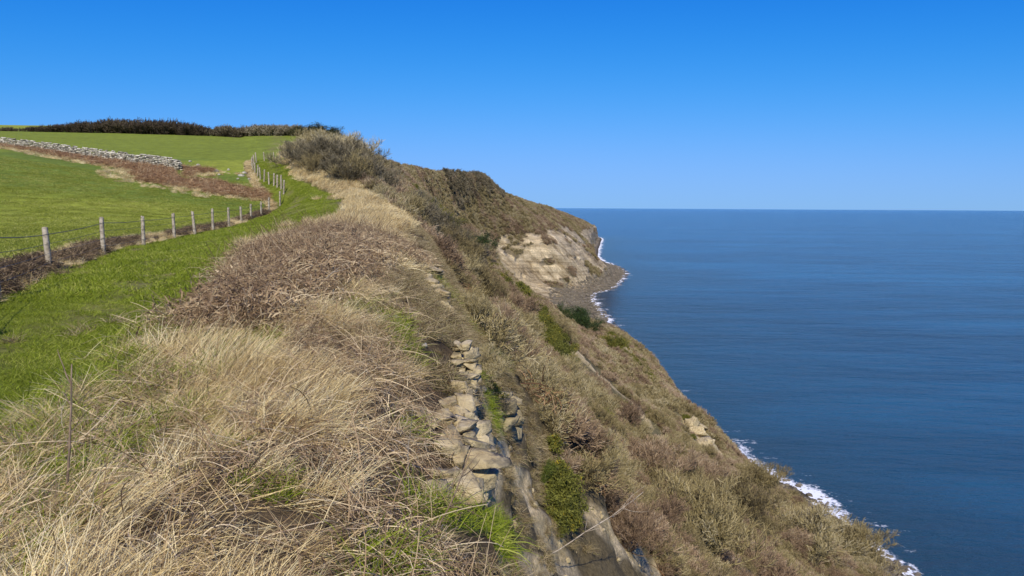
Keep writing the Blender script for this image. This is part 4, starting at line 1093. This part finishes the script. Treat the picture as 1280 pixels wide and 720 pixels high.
# gorse mound at the end of the hedge
for i, (px, Y, h, lb) in enumerate([(368, 192, 2.2, 'low gorse bush where the hedge meets the skyline mound'), (378, 190, 3.0, 'gorse bush at the left foot of the mound ending the hedge'), (388, 188, 3.7, 'gorse bush left of the top of the mound ending the hedge'), (398, 186, 4.3, 'tallest gorse bush crowning the mound on the skyline'), (408, 184, 4.0, 'dark gorse bush on the right slope of the skyline mound'), (417, 182, 3.0, 'gorse bush at the right foot of the skyline mound')]):
    o = bush_Y(px, Y, h, lb, 'mound', i, 1.9); o['group'] = 'gorse bushes of the skyline mound'
for i, (px, py, hp, lb, kd, w) in enumerate(BUSHES):
    bush_at(px, py, hp, lb, kd, i, w)

# ------------------------------------------------------------------ dead stems and fallen branch
def stick(name, label, cat, px, py, L, lean, mat, r0=.012, twigs=6, seed=0, rz=0):
    r = np.random.default_rng(seed); h, dd = hit(px, py); g = Geo(); k = 9
    d = np.array([math.sin(lean)*math.cos(rz), math.sin(lean)*math.sin(rz), math.cos(lean)]); P = [np.zeros(3) - d*.15]
    for i in range(k-1):
        d = unit((d + r.normal(0, .07, 3))[None])[0]; P.append(P[-1] + d*L/(k-1))
    P = np.array(P); tubes(g, P[None], np.linspace(r0, r0*.4, k)[None], np.ones(1), 6)
    for i in range(twigs):
        j = int(r.integers(3, k-1)); q = [P[j]]; dd_ = unit((P[j]-P[j-1])[None])[0] + r.normal(0, .45, 3); dd_ = unit(dd_[None])[0]
        ll = L*(.12 + .25*r.random())
        for _ in range(4): dd_ = unit((dd_ + r.normal(0, .15, 3))[None])[0]; q.append(q[-1] + dd_*ll/4)
        tubes(g, np.array(q)[None], np.linspace(r0*.5, r0*.2, 5)[None], np.ones(1), 4)
    o = link(name, g.mesh(name, M[mat])); o.location = h
    return tag(o, label, cat)
stick('dead_stem', 'tall dark dead stem standing in the dry grass at the left', 'stem', 84, 640, 1.0, .12, 'stem', .010, 2, 1, .3)
stick('dead_stem', 'short dead stem at the edge of the green path', 'stem', 200, 402, .55, .2, 'stem', .008, 5, 2, 2.8)
stick('dead_stem', 'arching bramble stem over the brown mound', 'stem', 372, 392, 1.1, .9, 'branch', .007, 3, 3, 1.2)
stick('dead_stem', 'thin upright straw stem in front of the green hollow', 'stem', 515, 620, .85, .03, 'branch', .005, 1, 4, 0)
stick('dead_stem', 'brown leaning stalk near the lowest outcrop', 'stem', 545, 680, .8, .5, 'stem', .008, 4, 5, .5)
stick('fallen_branch', 'bleached bare branch leaning across the clay gully', 'branch', 690, 692, 3.3, 1.05, 'branch', .017, 9, 6, .25)

# ------------------------------------------------------------------ sea
def sea_mat():
    m = bpy.data.materials.new('sea_water'); nt = nodes(m)
    pos = N(nt, 'ShaderNodeNewGeometry').outputs['Position']
    sh = N(nt, 'ShaderNodeAttribute', attribute_name='shore').outputs['Fac']     # metres from the waterline
    def mapped(rot, sc, off=(0, 0, 0)):
        mp = N(nt, 'ShaderNodeMapping'); mp.inputs['Rotation'].default_value = (0, 0, rot); mp.inputs['Scale'].default_value = sc
        mp.inputs['Location'].default_value = off; nt.links.new(pos, mp.inputs['Vector']); return mp.outputs[0]
    a = noise(nt, mapped(.35, (.035, .11, 1)), 1.0, 7, .68)       # swell, crests roughly across the view
    b = noise(nt, mapped(-.15, (.14, .42, 1)), 1.0, 5, .65)
    c = noise(nt, mapped(.3, (.008, .03, 1)), 1.0, 4, .6)
    hgt = math_(nt, 'ADD', math_(nt, 'MULTIPLY', a, 11.0), math_(nt, 'MULTIPLY', b, 3.4))
    bp = N(nt, 'ShaderNodeBump'); bp.inputs['Strength'].default_value = 1.0; bp.inputs['Distance'].default_value = 1.0
    nt.links.new(hgt, bp.inputs['Height'])
    big = noise(nt, mapped(.2, (.0016, .006, 1)), 1.0, 4, .6)
    col = ramp(nt, math_(nt, 'ADD', math_(nt, 'MULTIPLY', c, .5), math_(nt, 'MULTIPLY', big, .5)), [(.40, (.001,.038,.105)), (.5, (.002,.064,.165)), (.60, (.004,.100,.235))])
    shal = ramp(nt, math_(nt, 'DIVIDE', sh, 150), [(0, (1,1,1)), (.25, (.55,.55,.55)), (1, (0,0,0))])
    col = mixc(nt, col, (.022,.058,.088), math_(nt, 'MULTIPLY', shal, .75))
    # foam
    fn1 = noise(nt, mapped(.1, (.09, .05, 1)), 1.0, 5, .6); fn2 = noise(nt, pos, .8, 8, .8)
    band = math_(nt, 'SUBTRACT', sh, math_(nt, 'MULTIPLY', math_(nt, 'SUBTRACT', fn1, .49), 22))
    b1 = ramp(nt, math_(nt, 'DIVIDE', band, 20), [(0, (1,1,1)), (.12, (.8,.8,.8)), (.35, (.25,.25,.25)), (.75, (0,0,0))])
    f = math_(nt, 'GREATER_THAN', 0, 1)
    f = ramp(nt, math_(nt, 'ADD', math_(nt, 'MULTIPLY', b1, .40), math_(nt, 'MULTIPLY', fn2, .9)), [(.68, (0,0,0)), (.80, (1,1,1))])
    # broken outer crests
    band2 = ramp(nt, math_(nt, 'DIVIDE', sh, 60), [(0, (.7,.7,.7)), (.12, (1,1,1)), (.45, (.6,.6,.6)), (.9, (0,0,0))])
    fa = noise(nt, mapped(.9, (.07, .16, 1), (9, 3, 0)), 1.0, 6, .75)
    f2 = math_(nt, 'MULTIPLY', ramp(nt, math_(nt, 'MULTIPLY', fa, band2), [(.54, (0,0,0)), (.62, (1,1,1))]), ramp(nt, fn2, [(.48, (0,0,0)), (.58, (1,1,1))]))
    foam = math_(nt, 'MAXIMUM', f, math_(nt, 'MULTIPLY', f2, .9))
    w = N(nt, 'ShaderNodeBsdfPrincipled'); w.inputs['Roughness'].default_value = .10; w.inputs['IOR'].default_value = 1.33; w.inputs['Specular IOR Level'].default_value = .12
    nt.links.new(col, w.inputs['Base Color']); nt.links.new(bp.outputs[0], w.inputs['Normal'])
    fo = N(nt, 'ShaderNodeBsdfDiffuse'); fo.inputs['Color'].default_value = (.82,.85,.86,1)
    mx = N(nt, 'ShaderNodeMixShader'); nt.links.new(foam, mx.inputs[0]); nt.links.new(w.outputs[0], mx.inputs[1]); nt.links.new(fo.outputs[0], mx.inputs[2])
    o = N(nt, 'ShaderNodeOutputMaterial'); nt.links.new(mx.outputs[0], o.inputs[0]); return m
M['sea'] = sea_mat()
ys = np.concatenate([[-3000, -200, -60], np.arange(-20, 400, 3.), np.arange(400, 1000, 6.), np.arange(1000, 2000, 20.), [2500, 3500, 6000, 12000, 30000, 90000]])
ss = np.concatenate([[-600, -60], np.arange(-20, 60, 2.), np.arange(60, 200, 10.), [250, 350, 600, 1200, 3000, 9000, 30000, 90000]])
yc = np.clip(ys, -8, 1850); shx = shore_x(yc)
SX = np.where(True, shx[:, None] + ss[None], 0); SX[:, 0] = np.where(ys > 1900, -90000, SX[:, 0])
SYY = np.repeat(ys[:, None], len(ss), 1); sd = np.repeat(ss[None], len(ys), 0).astype(float)
sd[ys > 1900] += 300
V = np.stack([SX, SYY, np.full_like(SX, -H)], -1).reshape(-1, 3); li = np.arange(len(V)).reshape(SX.shape)
F = np.stack([li[:-1, :-1], li[:-1, 1:], li[1:, 1:], li[1:, :-1]], -1).reshape(-1, 4)
tag(link('sea', mesh_np('sea', V, F, M['sea'], True, {'shore': sd.ravel()})), kind='structure')

# ------------------------------------------------------------------ light
SUN_EL, SUN_AZ = math.radians(43), math.radians(181)
w = bpy.data.worlds.new('World'); SC.world = w; w.use_nodes = True; nt = w.node_tree; nt.nodes.clear()
sky = N(nt, 'ShaderNodeTexSky'); sky.sky_type = 'NISHITA'; sky.sun_disc = False; sky.sun_elevation = SUN_EL; sky.sun_rotation = SUN_AZ
sky.altitude = 0; sky.air_density = 1.0; sky.dust_density = 0.0; sky.ozone_density = 1.5
# camera-like response of the sky: each channel keeps the sky model's own gradient, with its own contrast
sr = N(nt, 'ShaderNodeSeparateColor'); nt.links.new(sky.outputs[0], sr.inputs[0])
cr_ = N(nt, 'ShaderNodeCombineColor')
for ch, (p_, c_, a_) in enumerate(((3, .35, .28), (2, .35, .60), (.5, None, .95))):
    x_ = math_(nt, 'POWER', math_(nt, 'MULTIPLY', sr.outputs[ch], .12), p_)
    if c_: x_ = math_(nt, 'DIVIDE', x_, math_(nt, 'ADD', x_, c_))
    nt.links.new(math_(nt, 'MULTIPLY', x_, a_/.12), cr_.inputs[ch])
bg = N(nt, 'ShaderNodeBackground'); bg.inputs[1].default_value = .12; nt.links.new(cr_.outputs[0], bg.inputs[0])
wo = N(nt, 'ShaderNodeOutputWorld'); nt.links.new(bg.outputs[0], wo.inputs[0])
ld = bpy.data.lights.new('sun', 'SUN'); ld.energy = 4.9; ld.angle = math.radians(.53); ld.color = (1, .93, .80)
lo = bpy.data.objects.new('sun', ld); COL.objects.link(lo)
dv = Vector((math.cos(SUN_EL)*math.sin(SUN_AZ), math.cos(SUN_EL)*math.cos(SUN_AZ), math.sin(SUN_EL)))
lo.rotation_euler = dv.to_track_quat('Z', 'Y').to_euler()
print('COUNTS', TOTAL, sum(TOTAL.values()))
